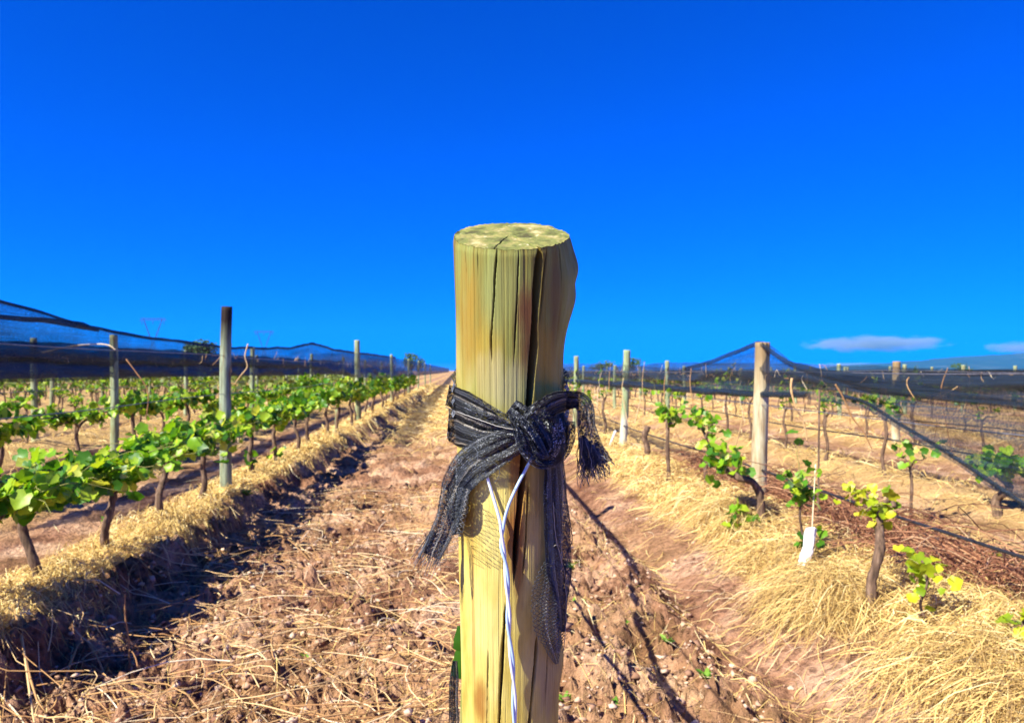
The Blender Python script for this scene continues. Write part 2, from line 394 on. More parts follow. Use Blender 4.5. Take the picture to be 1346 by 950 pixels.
# drooping dry grass mounds at the foot of the net row
def grass_mound(cx, cy, rad, hgt, n, label, wild):
    a = rng.uniform(0, 2 * np.pi, n); r = rad * np.sqrt(rng.random(n)) * 0.8
    x = cx + np.cos(a) * r * 0.8; y = cy + np.sin(a) * r * 1.15
    top = hgt * (1 - (r / rad) ** 2)
    z0 = H(x, y, False) + top * rng.uniform(0.6, 1.05, n)
    az = np.where(rng.random(n) > wild, a + rng.normal(0, 0.6, n), rng.uniform(0, 6.28, n))
    keep = vnoise(x * 5, y * 5, 17) + 0.35 * rng.random(n) > 0.42 * wild + 0.2; x, y, z0, az, n = x[keep], y[keep], z0[keep], az[keep], int(keep.sum())
    ln = 0.08 + 0.34 * rng.random(n) ** 1.8
    o = obj('dry_grass', blades('dry_grass', M['hay'], x, y, az, ln, rng.uniform(0.002, 0.0042, n), np.zeros(n), 4, rng.uniform(0.10, 0.30, n) + 0.1, rng.uniform(0.0, 0.16, n), False, z0), M['hay'])
    return tag(o, label, kind='stuff')
for px, py, rad, hg, n, lb in ((1085, 800, 0.36, 0.20, 3600, 'mound of drooping golden grass below the white plastic sleeve'),
        (1262, 905, 0.40, 0.19, 2600, 'broad mound of dry grass at the foot of the trunk with yellow leaves'),
        (965, 692, 0.36, 0.14, 2600, 'golden grass slope in front of the tall net post'),
        (925, 662, 0.30, 0.08, 600, 'thin golden grass on the smooth path edge'),
        (1330, 930, 0.42, 0.15, 2600, 'dry grass beside the black hose on the soil'),
        (1028, 742, 0.32, 0.16, 2200, 'tangled dry grass between the net post and the white sleeve')):
    g = on_ground(px, py); grass_mound(g[0], g[1], rad, hg, n, lb, 0.95 if px > 1200 else 0.6)

# clods
ico = np.array([(0, 1, 1.618), (0, -1, 1.618), (0, 1, -1.618), (0, -1, -1.618), (1, 1.618, 0), (-1, 1.618, 0), (1, -1.618, 0), (-1, -1.618, 0), (1.618, 0, 1), (-1.618, 0, 1), (1.618, 0, -1), (-1.618, 0, -1)]) / 1.9
icf = np.array([(0, 1, 8), (0, 8, 4), (0, 4, 5), (0, 5, 9), (0, 9, 1), (1, 6, 8), (8, 6, 10), (8, 10, 4), (4, 10, 2), (4, 2, 5), (5, 2, 11), (5, 11, 9), (9, 11, 7), (9, 7, 1), (1, 7, 6), (3, 6, 7), (3, 10, 6), (3, 2, 10), (3, 11, 2), (3, 7, 11)])
def clods(n, ya, yb, ua, ub, smin, smax, keep, label):
    x, y = scatter(n, ya, yb, ua, ub, 1.0, keep); k = len(x)
    s = smin * (smax / smin) ** (rng.random(k) ** 2.2)
    V = ico[None] * (1 + 0.42 * rng.normal(0, 1, (k, 12, 1))) * (s[:, None, None] * rng.uniform(0.6, 1.2, (k, 1, 3)))
    V[..., 2] *= 0.75
    V = V + np.stack([x, y, H(x, y) + s * 0.25], -1)[:, None]
    f = (icf[None] + (np.arange(k) * 12)[:, None, None]).reshape(-1, 3)
    return tag(obj('soil_clods', mesh_np('soil_clods', V, f, smooth=False), M['clod']), label, kind='stuff')
rk = lambda x, y: 0.25 + 0.75 * (vnoise(x * 2.2, y * 2.2, 91) > 0.45)
clods(9000, 2.5, 9, -2.2, -0.25, 0.005, 0.024, rk, 'crumbled soil clods in the furrow beside the straw berm')
clods(4200, 2.5, 8, 0.15, 1.25, 0.005, 0.026, rk, 'broken soil clods beside the wire shadows')
clods(900, 2.6, 8, 1.0, 3.2, 0.005, 0.02, rk, 'small soil clods on the smooth path')

# small dry sticks nobody could count
def sticks(n, ya, yb, ua, ub, la, lb, ra, rb, lift, m, label, name='dry_sticks', keep=None, azm=None):
    x, y = scatter(n, ya, yb, ua, ub, 1.0, keep); k = len(x); t = np.linspace(0, 1, 5)[None]
    az = rng.uniform(0, 2 * np.pi, k) if azm is None else rng.normal(azm, 0.6, k)
    a = az[:, None] + rng.normal(0, 0.5, k)[:, None] * t; r = rng.uniform(la, lb, k)[:, None] * t
    px = x[:, None] + np.cos(a) * r; py = y[:, None] + np.sin(a) * r
    z = H(px, py, False) * 0.5 + H(px, py).max(1, keepdims=True) * 0.5 + np.abs(rng.normal(0, lift, k))[:, None] + rng.normal(0, lift * 0.6, k)[:, None] * t + lift * np.sin(np.pi * t) * 0.7
    z = np.maximum(z, H(px, py) + 0.002)
    V, f = tube_arrays(np.stack([px, py, z], -1), rng.uniform(ra, rb, k)[:, None] * np.linspace(1, 0.45, 5)[None], 4)
    return tag(obj(name, mesh_np(name, V, f), M[m]), label, kind='stuff')
sticks(900, 2.5, 9, -2.1, -0.1, 0.12, 0.6, 0.0016, 0.0042, 0.035, 'cane', 'thin dry sticks strewn over the furrow')
sticks(260, 2.6, 9, 0.1, 1.6, 0.06, 0.3, 0.001, 0.0022, 0.01, 'cane', 'thin dry sticks on the clods beside the wire shadows')
sticks(2200, 3.9, 9.5, 2.62, 3.35, 0.2, 0.7, 0.002, 0.005, 0.12, 'brush', 'tangled reddish brown vine prunings heaped behind the bare vines', 'pruned_brush')

# ------------------------------------------------------------------ the tied post
PR, PA, PL = 0.0605, R(15.5), 1.78
TOP = np.array([-0.002, 0.78, 1.562])
AX = np.array([0, math.sin(PA), -math.cos(PA)])             # down the axis
def s_of(py):                                               # distance down the front of the post for a picture row
    q = (py - HY) / F
    n0 = TOP + PR * np.array([0, -math.cos(PA), -math.sin(PA)])
    return (n0[2] - CAMZ + q * n0[1]) / (math.cos(PA) - q * math.sin(PA))
def axis_at(py):
    q = (np.asarray(py, float) - HY) / F
    s = (TOP[2] - CAMZ + q * TOP[1]) / (math.cos(PA) - q * math.sin(PA))
    return TOP[1] + s * math.sin(PA)
def post_pt(px, py, off=0.0, extra=0.0):
    """a point 'off' metres in front of the bark, along the line of sight of a picture position"""
    px, py, off, extra = np.broadcast_arrays(np.asarray(px, float), np.asarray(py, float), np.asarray(off, float), np.asarray(extra, float))
    d = np.stack([(px - CX) / F, np.ones_like(px), -(py - HY) / F], -1)
    c = TOP - np.array([0, 0, CAMZ])
    dp = d - (d @ AX)[..., None] * AX; cp = c - (c @ AX) * AX
    a = (dp * dp).sum(-1); b = (dp @ cp); q = cp @ cp - (PR + 0.0015) ** 2
    mid_ = b / a; disc = np.clip(b * b - a * q, 0, None); rt = np.sqrt(disc) / a
    Y = mid_ - rt - off * (0.35 + 0.65 * np.clip(rt / PR, 0, 1)) - extra
    return np.stack([(px - CX) / F * Y, Y, CAMZ + (HY - py) / F * Y], -1)

def build_post():
    base = TOP + AX * PL
    root = empty('end_post', base, 'thick weathered row-end post with split wood and black net knotted round it', 'post')
    root.rotation_euler = (PA, 0, 0)
    th = np.concatenate([np.linspace(-R(100), R(100), 460), np.linspace(R(100), R(260), 70)[1:-1]])   # 0 = facing the camera, + = right
    sv = np.concatenate([np.linspace(0, 0.60, 300), np.linspace(0.60, PL, 46)[1:]])
    TH, S = np.meshgrid(th, sv)
    cs, sn = np.cos(TH), np.sin(TH)
    r = PR + 0.0016 * fbm(cs * 1.5 + 5, sn * 1.5 + S * 3, 3, 3)
    # waist on the left, knot swelling on the right, second swelling low on the right
    s1 = s_of(352) + 0.016
    dth = (TH - R(84)); kn = np.exp(-(dth / 0.55) ** 2) * np.where(S < s1, np.exp(-((S - s1) / 0.030) ** 2), np.exp(-((S - s1) / 0.052) ** 2))
    r = r + 0.0135 * kn - 0.0045 * np.exp(-(dth / 0.22) ** 2) * np.exp(-((S - s1 - 0.006) / 0.012) ** 2)
    r = r - 0.003 * np.exp(-((TH - R(80)) / 0.5) ** 2) * np.exp(-((S - s_of(470)) / 0.05) ** 2)
    r = r + 0.005 * np.exp(-((TH - R(80)) / 0.5) ** 2) * np.exp(-((S - s_of(905)) / 0.03) ** 2)
    r = r - 0.0015 * np.exp(-((TH + R(85)) / 0.4) ** 2) * np.exp(-((S - s_of(430)) / 0.06) ** 2)
    # grain ridges and fine checks
    g = vnoise(TH * 38 + 0.25 * fbm(S * 6, TH, 2, 2) * 4, S * 4, 61); r = r - 0.00022 * sst(0.55, 0.9, g)
    g2 = vnoise(TH * 90 + 50, S * 9, 62); r = r - 0.00022 * g2
    fl = sst(0.80, 0.93, vnoise(TH * 24 + 9, S * 7, 64)); r = r - 0.0005 * fl
    crack = np.zeros_like(r)
    def split(pts, w, dep):
        nonlocal r, crack
        pts = [(s_of(py), math.asin(max(-1, min(1, (px - 668) / (F * PR / axis_at(py)))))) for px, py in pts]
        ss, tt = zip(*pts)
        tc = np.interp(S, ss, tt) + 0.012 * fbm(S * 40, S * 0 + w * 900, 71, 3)
        fade = sst(ss[0] - 0.012, ss[0] + 0.01, S) * sst(ss[-1] + 0.012, ss[-1] - 0.03, S)
        ww = w / PR * (0.55 + 0.9 * vnoise(S * 28, S * 0 + dep * 777, 72))
        prof = np.clip(1 - np.abs(TH - tc) / np.maximum(ww * np.maximum(fade, 0.05), 1e-4), 0, 1) ** 0.6
        r = r - dep * prof * fade; crack = np.maximum(crack, prof * fade)
    split([(704, 322), (701, 360), (698, 420), (697, 450), (693, 500), (688, 560), (682, 640), (676, 700), (672, 760)], 0.0036, 0.020)
    split([(713, 325), (708, 370), (704, 420)], 0.0011, 0.007)
    split([(652, 322), (649, 370), (645, 440), (646, 470)], 0.0011, 0.007)
    split([(679, 325), (676, 400), (673, 470)], 0.0007, 0.004)
    split([(729, 325), (727, 380)], 0.0007, 0.004)
    split([(612, 322), (614, 350)], 0.0006, 0.003)
    split([(628, 322), (629, 360)], 0.0006, 0.003)
    split([(690, 640), (688, 700), (683, 760)], 0.0010, 0.006)
    split([(662, 800), (658, 860), (654, 950), (650, 1020)], 0.0018, 0.010)
    split([(701, 845), (697, 900), (690, 960), (686, 1050)], 0.0019, 0.011)
    split([(714, 870), (711, 935)], 0.0009, 0.006)
    split([(697, 880), (692, 960), (688, 1040)], 0.0009, 0.006)
    split([(641, 860), (640, 930), (638, 1000)], 0.0006, 0.003)
    cut = math.tan(R(8.0))
    X = r * sn; Yl = -r * cs
    edge = sst(0.010, 0.0, S)
    X *= 1 - 0.016 * edge ** 2; Yl *= 1 - 0.016 * edge ** 2
    Z = PL - S + cut * Yl * np.clip(1 - S / 0.5, 0, 1) - 0.0018 * edge * vnoise(TH * 20, S * 0, 5)
    sh = mesh_np('shaft', np.stack([X, Yl, Z], -1), grid_faces(len(sv), len(th), True), attrs={'crack': crack, 'down': S, 'turn': TH})
    obj('shaft', sh, shaft_mat(), root)
    # sawn top
    nr = 36; rr = np.linspace(1, 0, nr)[:, None]
    x = X[0][None] * rr; y = Yl[0][None] * rr
    ring = 0.0002 * np.sin(np.hypot(x + 0.006, y - 0.004) * 900) + 0.0018 * fbm(x * 110, y * 110, 12, 5) - 0.0035 * sst(0.90, 1.0, rr) * vnoise(TH[0][None] * 14, rr * 0, 5)
    ang = np.arctan2(x, -y)
    for a0, w in ((0.45, 0.0016), (-0.27, 0.0010), (2.2, 0.0012), (-1.9, 0.0010)):
        dist = np.abs(x * math.cos(a0) + y * math.sin(a0)) ; ring = ring - 0.004 * np.clip(1 - dist / w, 0, 1) * (np.cos(ang - a0) > 0) * sst(0.0, 0.3, rr)
    z = PL + cut * y + ring * sst(1.0, 0.96, rr)
    z[0] = Z[0]
    obj('cut_top', mesh_np('cut_top', np.stack([x, y, z + 0.0003], -1), grid_faces(nr, len(th), True)), cap_mat(), root)
    return root

def shaft_mat():
    m, n, l, p = mat('end_post_wood')
    a = noise_tex(n, l, 1.0, 5, mapping=(22, 22, 7)); b = noise_tex(n, l, 1.0, 8, mapping=(300, 300, 9), rough=0.75); c = noise_tex(n, l, 1.0, 5, mapping=(60, 60, 3.0))
    dn = n.new('ShaderNodeAttribute'); dn.attribute_name = 'down'; tn = n.new('ShaderNodeAttribute'); tn.attribute_name = 'turn'; ck = n.new('ShaderNodeAttribute'); ck.attribute_name = 'crack'
    fresh = ramp(n, [(0.30, (0.36, 0.22, 0.03)), (0.46, (0.58, 0.45, 0.095)), (0.64, (0.70, 0.60, 0.19))]); l.new(a.outputs[0], fresh.inputs[0])
    weath = ramp(n, [(0.28, (0.12, 0.07, 0.015)), (0.43, (0.22, 0.18, 0.032)), (0.58, (0.25, 0.275, 0.065)), (0.75, (0.32, 0.35, 0.15))]); l.new(c.outputs[0], weath.inputs[0])
    # weathering dies out below the net knot
    wf = n.new('ShaderNodeMapRange'); wf.inputs[1].default_value = 0.36; wf.inputs[2].default_value = 0.17
    ad = n.new('ShaderNodeMath'); ad.operation = 'MULTIPLY_ADD'; ad.inputs[1].default_value = 0.16; l.new(a.outputs[0], ad.inputs[0]); l.new(dn.outputs['Fac'], ad.inputs[2])
    l.new(ad.outputs[0], wf.inputs[0])
    col = mixc(n, l, wf.outputs[0], fresh.outputs[0], weath.outputs[0])
    def stain(px, py, wt, ws, c, f, p0=0.3, p1=0.62):
        nonlocal col
        s0 = s_of(py); t0 = math.asin((px - 668) / (F * PR / axis_at(py)))
        def sq(src, c0, w):
            x = n.new('ShaderNodeMath'); x.operation = 'SUBTRACT'; l.new(src, x.inputs[0]); x.inputs[1].default_value = c0
            y = n.new('ShaderNodeMath'); y.operation = 'DIVIDE'; l.new(x.outputs[0], y.inputs[0]); y.inputs[1].default_value = w
            z = n.new('ShaderNodeMath'); z.operation = 'MULTIPLY'; l.new(y.outputs[0], z.inputs[0]); l.new(y.outputs[0], z.inputs[1]); return z.outputs[0]
        A = n.new('ShaderNodeMath'); A.operation = 'ADD'; l.new(sq(dn.outputs['Fac'], s0, ws), A.inputs[0]); l.new(sq(tn.outputs['Fac'], t0, wt), A.inputs[1])
        N2 = n.new('ShaderNodeMath'); N2.operation = 'MULTIPLY_ADD'; l.new(c2.outputs[0], N2.inputs[0]); N2.inputs[1].default_value = 2.0; l.new(A.outputs[0], N2.inputs[2])
        mr = n.new('ShaderNodeMapRange'); mr.interpolation_type = 'SMOOTHSTEP'; mr.inputs[1].default_value = 2.0; mr.inputs[2].default_value = 0.9; mr.inputs[4].default_value = f
        l.new(N2.outputs[0], mr.inputs[0]); col = mixc(n, l, mr.outputs[0], col, c)
    c2 = noise_tex(n, l, 1.0, 5, mapping=(70, 70, 14))
    stain(618, 425, 0.40, 0.085, (0.33, 0.20, 0.022), 0.85)
    stain(642, 475, 0.34, 0.07, (0.40, 0.29, 0.04), 0.8)
    stain(655, 380, 0.5, 0.05, (0.28, 0.30, 0.09), 0.6)
    stain(688, 430, 0.26, 0.070, (0.15, 0.055, 0.02), 0.95)
    stain(722, 400, 0.20, 0.06, (0.17, 0.12, 0.045), 0.6)
    stain(712, 480, 0.30, 0.06, (0.36, 0.25, 0.035), 0.85)
    stain(655, 500, 0.7, 0.045, (0.42, 0.42, 0.24), 0.5)
    stain(676, 680, 0.28, 0.13, (0.26, 0.10, 0.02), 0.95)
    stain(712, 760, 0.5, 0.22, (0.40, 0.33, 0.17), 0.6)
    stain(622, 800, 0.06, 0.20, (0.42, 0.24, 0.06), 0.75)
    stain(632, 925, 0.24, 0.04, (0.32, 0.14, 0.025), 0.9)
    stain(720, 900, 0.5, 0.10, (0.33, 0.24, 0.12), 0.6)
    gr = ramp(n, [(0.26, (0.62, 0.52, 0.40)), (0.44, (0.95, 0.94, 0.92)), (0.7, (1.06, 1.05, 1.03))]); l.new(b.outputs[0], gr.inputs[0])
    col = mixc(n, l, 0.8, col, gr.outputs[0], 'MULTIPLY')
    col = mixc(n, l, ck.outputs['Fac'], col, (0.035, 0.018, 0.010))       # very dark brown mixed in along the splits
    l.new(col, p.inputs['Base Color']); p.inputs['Roughness'].default_value = 0.62; p.inputs['Specular IOR Level'].default_value = 0.3
    bump(n, l, p, b.outputs[0], 0.8, 0.0012)
    return m
def cap_mat():
    m, n, l, p = mat('end_post_sawn_top')
    a = noise_tex(n, l, 45, 6); b = noise_tex(n, l, 90, 3); c = noise_tex(n, l, 160, 4)
    r = ramp(n, [(0.34, (0.06, 0.055, 0.012)), (0.48, (0.15, 0.165, 0.035)), (0.58, (0.24, 0.21, 0.06)), (0.68, (0.40, 0.34, 0.15))]); l.new(a.outputs[0], r.inputs[0])
    k = ramp(n, [(0.66, (0, 0, 0)), (0.74, (0.7, 0.7, 0.7))]); l.new(b.outputs[0], k.inputs[0])
    col = mixc(n, l, k.outputs[0], r.outputs[0], (0.55, 0.50, 0.34))
    l.new(col, p.inputs['Base Color']); p.inputs['Roughness'].default_value = 0.9
    bump(n, l, p, c.outputs[0], 0.7, 0.002)
    return m
build_post()

# ------------------------------------------------------------------ the black net strip knotted round the post
def cloth_mat(name, alo, ahi):
    m, n, l, p = mat(name)
    uu = n.new('ShaderNodeAttribute'); uu.attribute_name = 'along'; vv = n.new('ShaderNodeAttribute'); vv.attribute_name = 'across'
    cb = n.new('ShaderNodeCombineXYZ'); l.new(uu.outputs['Fac'], cb.inputs[0]); l.new(vv.outputs['Fac'], cb.inputs[1])
    w1 = n.new('ShaderNodeTexVoronoi'); w1.inputs['Scale'].default_value = 430; l.new(cb.outputs[0], w1.inputs[0])
    nz = n.new('ShaderNodeTexNoise'); nz.inputs['Scale'].default_value = 55; nz.inputs['Detail'].default_value = 5; l.new(cb.outputs[0], nz.inputs[0])
    r = ramp(n, [(0.12, (0.42, 0.44, 0.46)), (0.36, (0.12, 0.13, 0.14)), (0.6, (0.016, 0.018, 0.022))]); l.new(w1.outputs['Distance'], r.inputs[0])
    r2 = ramp(n, [(0.35, (0.4, 0.42, 0.45)), (0.65, (1.7, 1.65, 1.6))]); l.new(nz.outputs[0], r2.inputs[0])
    col = mixc(n, l, 1.0, r.outputs[0], r2.outputs[0], 'MULTIPLY'); l.new(col, p.inputs['Base Color'])
    p.inputs['Roughness'].default_value = 0.55; p.inputs['Specular IOR Level'].default_value = 0.4
    p.inputs['Sheen Weight'].default_value = 0.25; p.inputs['Sheen Tint'].default_value = (0.5, 0.62, 0.8, 1)
    mr = n.new('ShaderNodeMapRange'); mr.inputs[1].default_value = 0.68; mr.inputs[2].default_value = 0.40; mr.inputs[3].default_value = alo; mr.inputs[4].default_value = ahi
    l.new(w1.outputs['Distance'], mr.inputs[0]); l.new(mr.outputs[0], p.inputs['Alpha'])
    bump(n, l, p, w1.outputs['Distance'], 1.0, 0.002)
    return m
M['cloth'] = cloth_mat('black_knitted_net', 0.45, 1.0)
M['lace'] = cloth_mat('black_open_net', 0.0, 0.16)
M['thread'] = island_mat('net_thread', [(0, (0.012, 0.014, 0.018)), (0.55, (0.06, 0.07, 0.085)), (0.9, (0.20, 0.22, 0.25)), (1, (0.45, 0.40, 0.33))], 0.5, spec=0.5)

netroot = empty('net_strip', post_pt(690, 560, 0.0), 'black knitted net strip tied in a knot round the thick post', 'net')
NL = np.array(netroot.location)
def ribbon(name, pts, pleats, amp, seed, m='cloth', lines=12, thr=0.00032, nu=150, nv=44, edge_noise=0.10, sheet=True, qs=0.5):
    """pts: (px, py, width px, off m, extra m) down the middle of the strip; pleats run along it"""
    C = spline(np.array(pts, float), nu)
    tan = norm(np.gradient(C[:, :2], axis=0)); side = np.stack([-tan[:, 1], tan[:, 0]], -1)
    def surf(iu, v):                     # iu float index, v in -0.5..0.5
        iu = np.clip(iu, 0, nu - 1); c = np.stack([np.interp(iu, np.arange(nu), C[:, k]) for k in range(5)], -1)
        sd = np.stack([np.interp(iu, np.arange(nu), side[:, k]) for k in range(2)], -1)
        t = iu / nu
        ed = 1 + edge_noise * fbm(t * 9 + np.sign(v) * 5, t * 0 + seed, seed, 3) * np.abs(v) * 2
        vv = v * ed * c[..., 2]
        x = c[..., 0] + sd[..., 0] * vv; y = c[..., 1] + sd[..., 1] * vv
        ph = 2.2 * fbm(t * 4, v * 1.5 + seed, seed + 2, 3)
        pl = amp * (np.sin(2 * np.pi * pleats * (v + 0.5) + ph * 2.2 + seed) + 0.55 * np.sin(2 * np.pi * pleats * 2.3 * (v + 0.5) + ph * 3 + seed * 2)) * (0.5 + vnoise(t * 7, v * 4 + seed, seed + 3))
        pl = pl + amp * 0.9 * fbm(t * 26, v * 12, seed + 4, 4)
        off = c[..., 3] + pl + amp + 0.0005
        return post_pt(x, y, off, c[..., 4])
    IU, VV = np.meshgrid(np.arange(nu), np.linspace(-0.5, 0.5, nv), indexing='ij')
    if sheet:
        G = surf(IU.astype(float), VV)
        ln = np.cumsum(np.r_[0, np.linalg.norm(np.diff(G[:, nv // 2], axis=0), axis=1)])
        wid = np.linalg.norm(G[:, 0] - G[:, -1], axis=1).mean()
        me = mesh_np(name, G - NL, grid_faces(nu, nv), attrs={'along': np.repeat(ln[:, None], nv, 1), 'across': VV * wid + seed})
        o = obj(name, me, M[m], netroot)
    else: o = netroot
    # knitted yarns lying on the cloth
    if lines:
        q = np.arange(0, nu - 1, qs); vl = np.linspace(-0.49, 0.49, lines)
        zz = (np.arange(len(q)) % 2 * 2 - 1)[None] * (0.5 / lines) * np.ones((lines, 1)); zz[1::2] *= -1
        Pq = np.stack([surf(q, np.clip(v + zz[k] + 0.012 * fbm(q * 0.13, q * 0 + k, seed, 3), -0.52, 0.52)) for k, v in enumerate(vl)])
        Pq[..., 1] -= 0.0006
        V, f = tube_arrays(Pq, thr, 3)
        t = obj('yarn', mesh_np('yarn', V - NL, f), M['thread'], o if sheet else netroot); t['kind'] = 'stuff'
    return o
def yarns(name, Pn, rad, parent=netroot):
    V, f = tube_arrays(Pn, rad, 3)
    t = obj(name, mesh_np(name, V - NL, f), M['thread'], parent); t['kind'] = 'stuff'; return t

# band round the back of the post
ph = np.linspace(R(72), R(288), 60); wv = np.linspace(-0.5, 0.5, 14)
PH, WV = np.meshgrid(ph, wv, indexing='ij')
sb = s_of(545) + WV * 0.05 + 0.004 * fbm(PH * 3, WV * 3, 6, 3); rb = PR + 0.003 + 0.0022 * np.sin(WV * 22 + 3 * fbm(PH, WV, 7, 2))
cB = TOP[None, None] + sb[..., None] * AX; nB = np.array([0, -math.cos(PA), -math.sin(PA)])
GB = cB + rb[..., None] * (np.sin(PH)[..., None] * np.array([1.0, 0, 0]) + np.cos(PH)[..., None] * nB)
obj('band', mesh_np('band', GB - NL, grid_faces(60, 14), attrs={'along': PH * PR, 'across': WV * 0.05}), M['cloth'], netroot)
# upper fold of the band, lower fold, the crossing strip that becomes the left tail
ribbon('band', [(588, 520, 26, .001, 0), (597, 522, 27, .001, 0), (610, 529, 30, .002, 0), (634, 541, 26, .004, 0), (662, 553, 20, .007, 0), (692, 560, 16, .012, 0)], 2.0, 0.0016, 1, lines=11)
ribbon('band', [(589, 557, 40, .000, 0), (598, 558, 42, .000, 0), (611, 565, 44, .001, 0), (634, 572, 36, .002, 0), (662, 572, 24, .005, 0), (690, 570, 18, .010, 0)], 1.7, 0.0018, 2, lines=15)
ribbon('tail', [(698, 574, 24, .014, 0), (672, 582, 38, .010, 0), (645, 594, 50, .007, 0), (618, 612, 48, .006, 0), (601, 636, 40, .008, .006), (595, 660, 34, .006, .018), (589, 680, 32, .004, .026), (577, 706, 30, .002, .03), (566, 730, 26, .0, .034)], 2.3, 0.0020, 3, lines=18, nu=220)
ribbon('tail', [(612, 622, 30, .003, 0), (597, 650, 20, .002, .004), (596, 676, 16, .0, .008), (600, 702, 8, .0, .006)], 1.6, 0.0014, 4, lines=8)
# knot: dark lump plus the turns round it
th = np.linspace(0, 2 * np.pi, 90); pv = np.linspace(0.0, np.pi, 60)
PV, THk = np.meshgrid(pv, th[:-1], indexing='ij')
kr = 1 + 0.07 * np.sin(THk * 5 + PV * 4 + 3 * fbm(THk, PV, 3, 2)) + 0.10 * fbm(np.cos(THk) * 2, np.sin(THk) * 2 + PV * 2, 5, 3)
kx = 716 + 24 * np.sin(PV) * np.cos(THk) * kr; ky = 572 + 33 * np.cos(PV) * kr
kc = post_pt(716, 572, 0.012)
KG = np.stack([(kx - CX) / F * kc[1], kc[1] - 0.016 * np.sin(PV) * np.sin(THk) * kr, CAMZ + (HY - ky) / F * kc[1]], -1)
knot = obj('knot', mesh_np('knot', KG - NL, grid_faces(60, 89, True), attrs={'along': THk * 0.02, 'across': PV * 0.03}), M['cloth'], netroot)
ribbon('knot_turn', [(674, 540, 14, .010, 0), (684, 562, 20, .020, .004), (694, 588, 24, .024, .006), (712, 603, 26, .026, .008), (732, 598, 24, .024, .008), (744, 578, 22, .018, .010), (747, 553, 18, .010, .012)], 1.8, 0.0018, 5, lines=10)
ribbon('knot_turn', [(672, 534, 20, .012, 0), (682, 542, 24, .018, .002), (698, 556, 26, .024, .006), (712, 578, 24, .028, .008), (722, 600, 18, .024, .008)], 1.8, 0.0022, 6, lines=10)
ribbon('knot_turn', [(690, 566, 18, .014, .002), (702, 548, 26, .022, .006), (722, 534, 28, .024, .01), (742, 526, 24, .018, .014), (758, 526, 20, .010, .020)], 1.9, 0.0022, 7, lines=10)
ribbon('knot_turn', [(730, 545, 22, .022, .01), (736, 566, 26, .024, .012), (733, 590, 24, .024, .010), (722, 610, 16, .02, .006)], 1.6, 0.0018, 8, lines=9)
# right loop and its frayed tail
ribbon('loop', [(720, 540, 22, .022, .010), (742, 527, 24, .014, .014), (760, 525, 22, .006, .020), (769, 536, 22, .004, .024), (771, 560, 24, .003, .026), (776, 588, 32, .002, .028), (784, 612, 42, .002, .028)], 2.4, 0.0022, 9, lines=16, nu=200)
nf = 150; t = np.linspace(0, 1, 10)[None]
a0 = rng.uniform(-0.5, 0.5, nf)[:, None]; sp = rng.uniform(-0.62, 0.62, nf)[:, None]; lf = rng.uniform(0.5, 1.0, nf)[:, None]
fx = 773 + a0 * 26 + (12 + sp * 34) * t * lf + rng.normal(0, 2.0, (nf, 10)) * t; fy = 578 + (62 - 18 * np.abs(sp) + 12 * sp * -1) * t * lf + 6 * np.sin(t * 3 + a0 * 6)
yarns('fringe', post_pt(fx, fy, 0.004 + 0.004 * rng.random((nf, 1)), 0.026 + 0.006 * rng.normal(0, 1, (nf, 1)) * t), 0.00038)
nf = 70; a0 = rng.uniform(-0.5, 0.5, nf)[:, None]; sp = rng.normal(0, 1, nf)[:, None]
fx = 579 + a0 * 26 - (17 + 6 * sp) * t; fy = 702 + (34 + 10 * rng.normal(0, 1, (nf, 1))) * t + a0 * 10
yarns('fringe', post_pt(fx, fy, 0.002, 0.03 + 0.004 * rng.normal(0, 1, (nf, 1)) * t), 0.0003)
# strip hanging straight down, opening into see-through net
ribbon('tail', [(728, 600, 22, .018, .004), (729, 630, 28, .010, .002), (731, 670, 32, .006, .002), (733, 710, 34, .005, .002), (735, 750, 32, .006, .004), (737, 775, 22, .006, .004), (739, 800, 12, .006, .004), (740, 830, 5, .006, .004)], 2.2, 0.0020, 10, lines=14, nu=220)
ribbon('open_net', [(729, 735, 20, .004, .001), (724, 765, 40, .004, .002), (721, 795, 46, .005, .003), (723, 825, 40, .005, .003), (728, 850, 24, .004, .003), (733, 872, 6, .003, .002)], 1.2, 0.0010, 11, m='lace', lines=11, thr=0.00042, nu=130, qs=2.5)
ribbon('open_net', [(730, 740, 24, .009, .001), (729, 770, 30, .010, .002), (727, 800, 34, .011, .003), (727, 830, 30, .010, .003), (731, 858, 12, .006, .003)], 1.1, 0.0012, 12, m='lace', lines=9, thr=0.00042, nu=110, qs=2)
ribbon('tail', [(598, 868, 6, 0, -.06), (597, 890, 11, 0, -.06), (596, 920, 12, 0, -.06), (598, 960, 13, 0, -.06), (600, 1010, 10, 0, -.06)], 1.5, 0.001, 15, lines=6)
ribbon('open_net', [(606, 640, 24, .010, .02), (598, 665, 34, .008, .034), (590, 690, 40, .004, .046), (580, 718, 36, .0, .052), (570, 740, 18, .0, .056)], 1.2, 0.0014, 14, m='lace', lines=9, thr=0.0003, nu=110, qs=3)
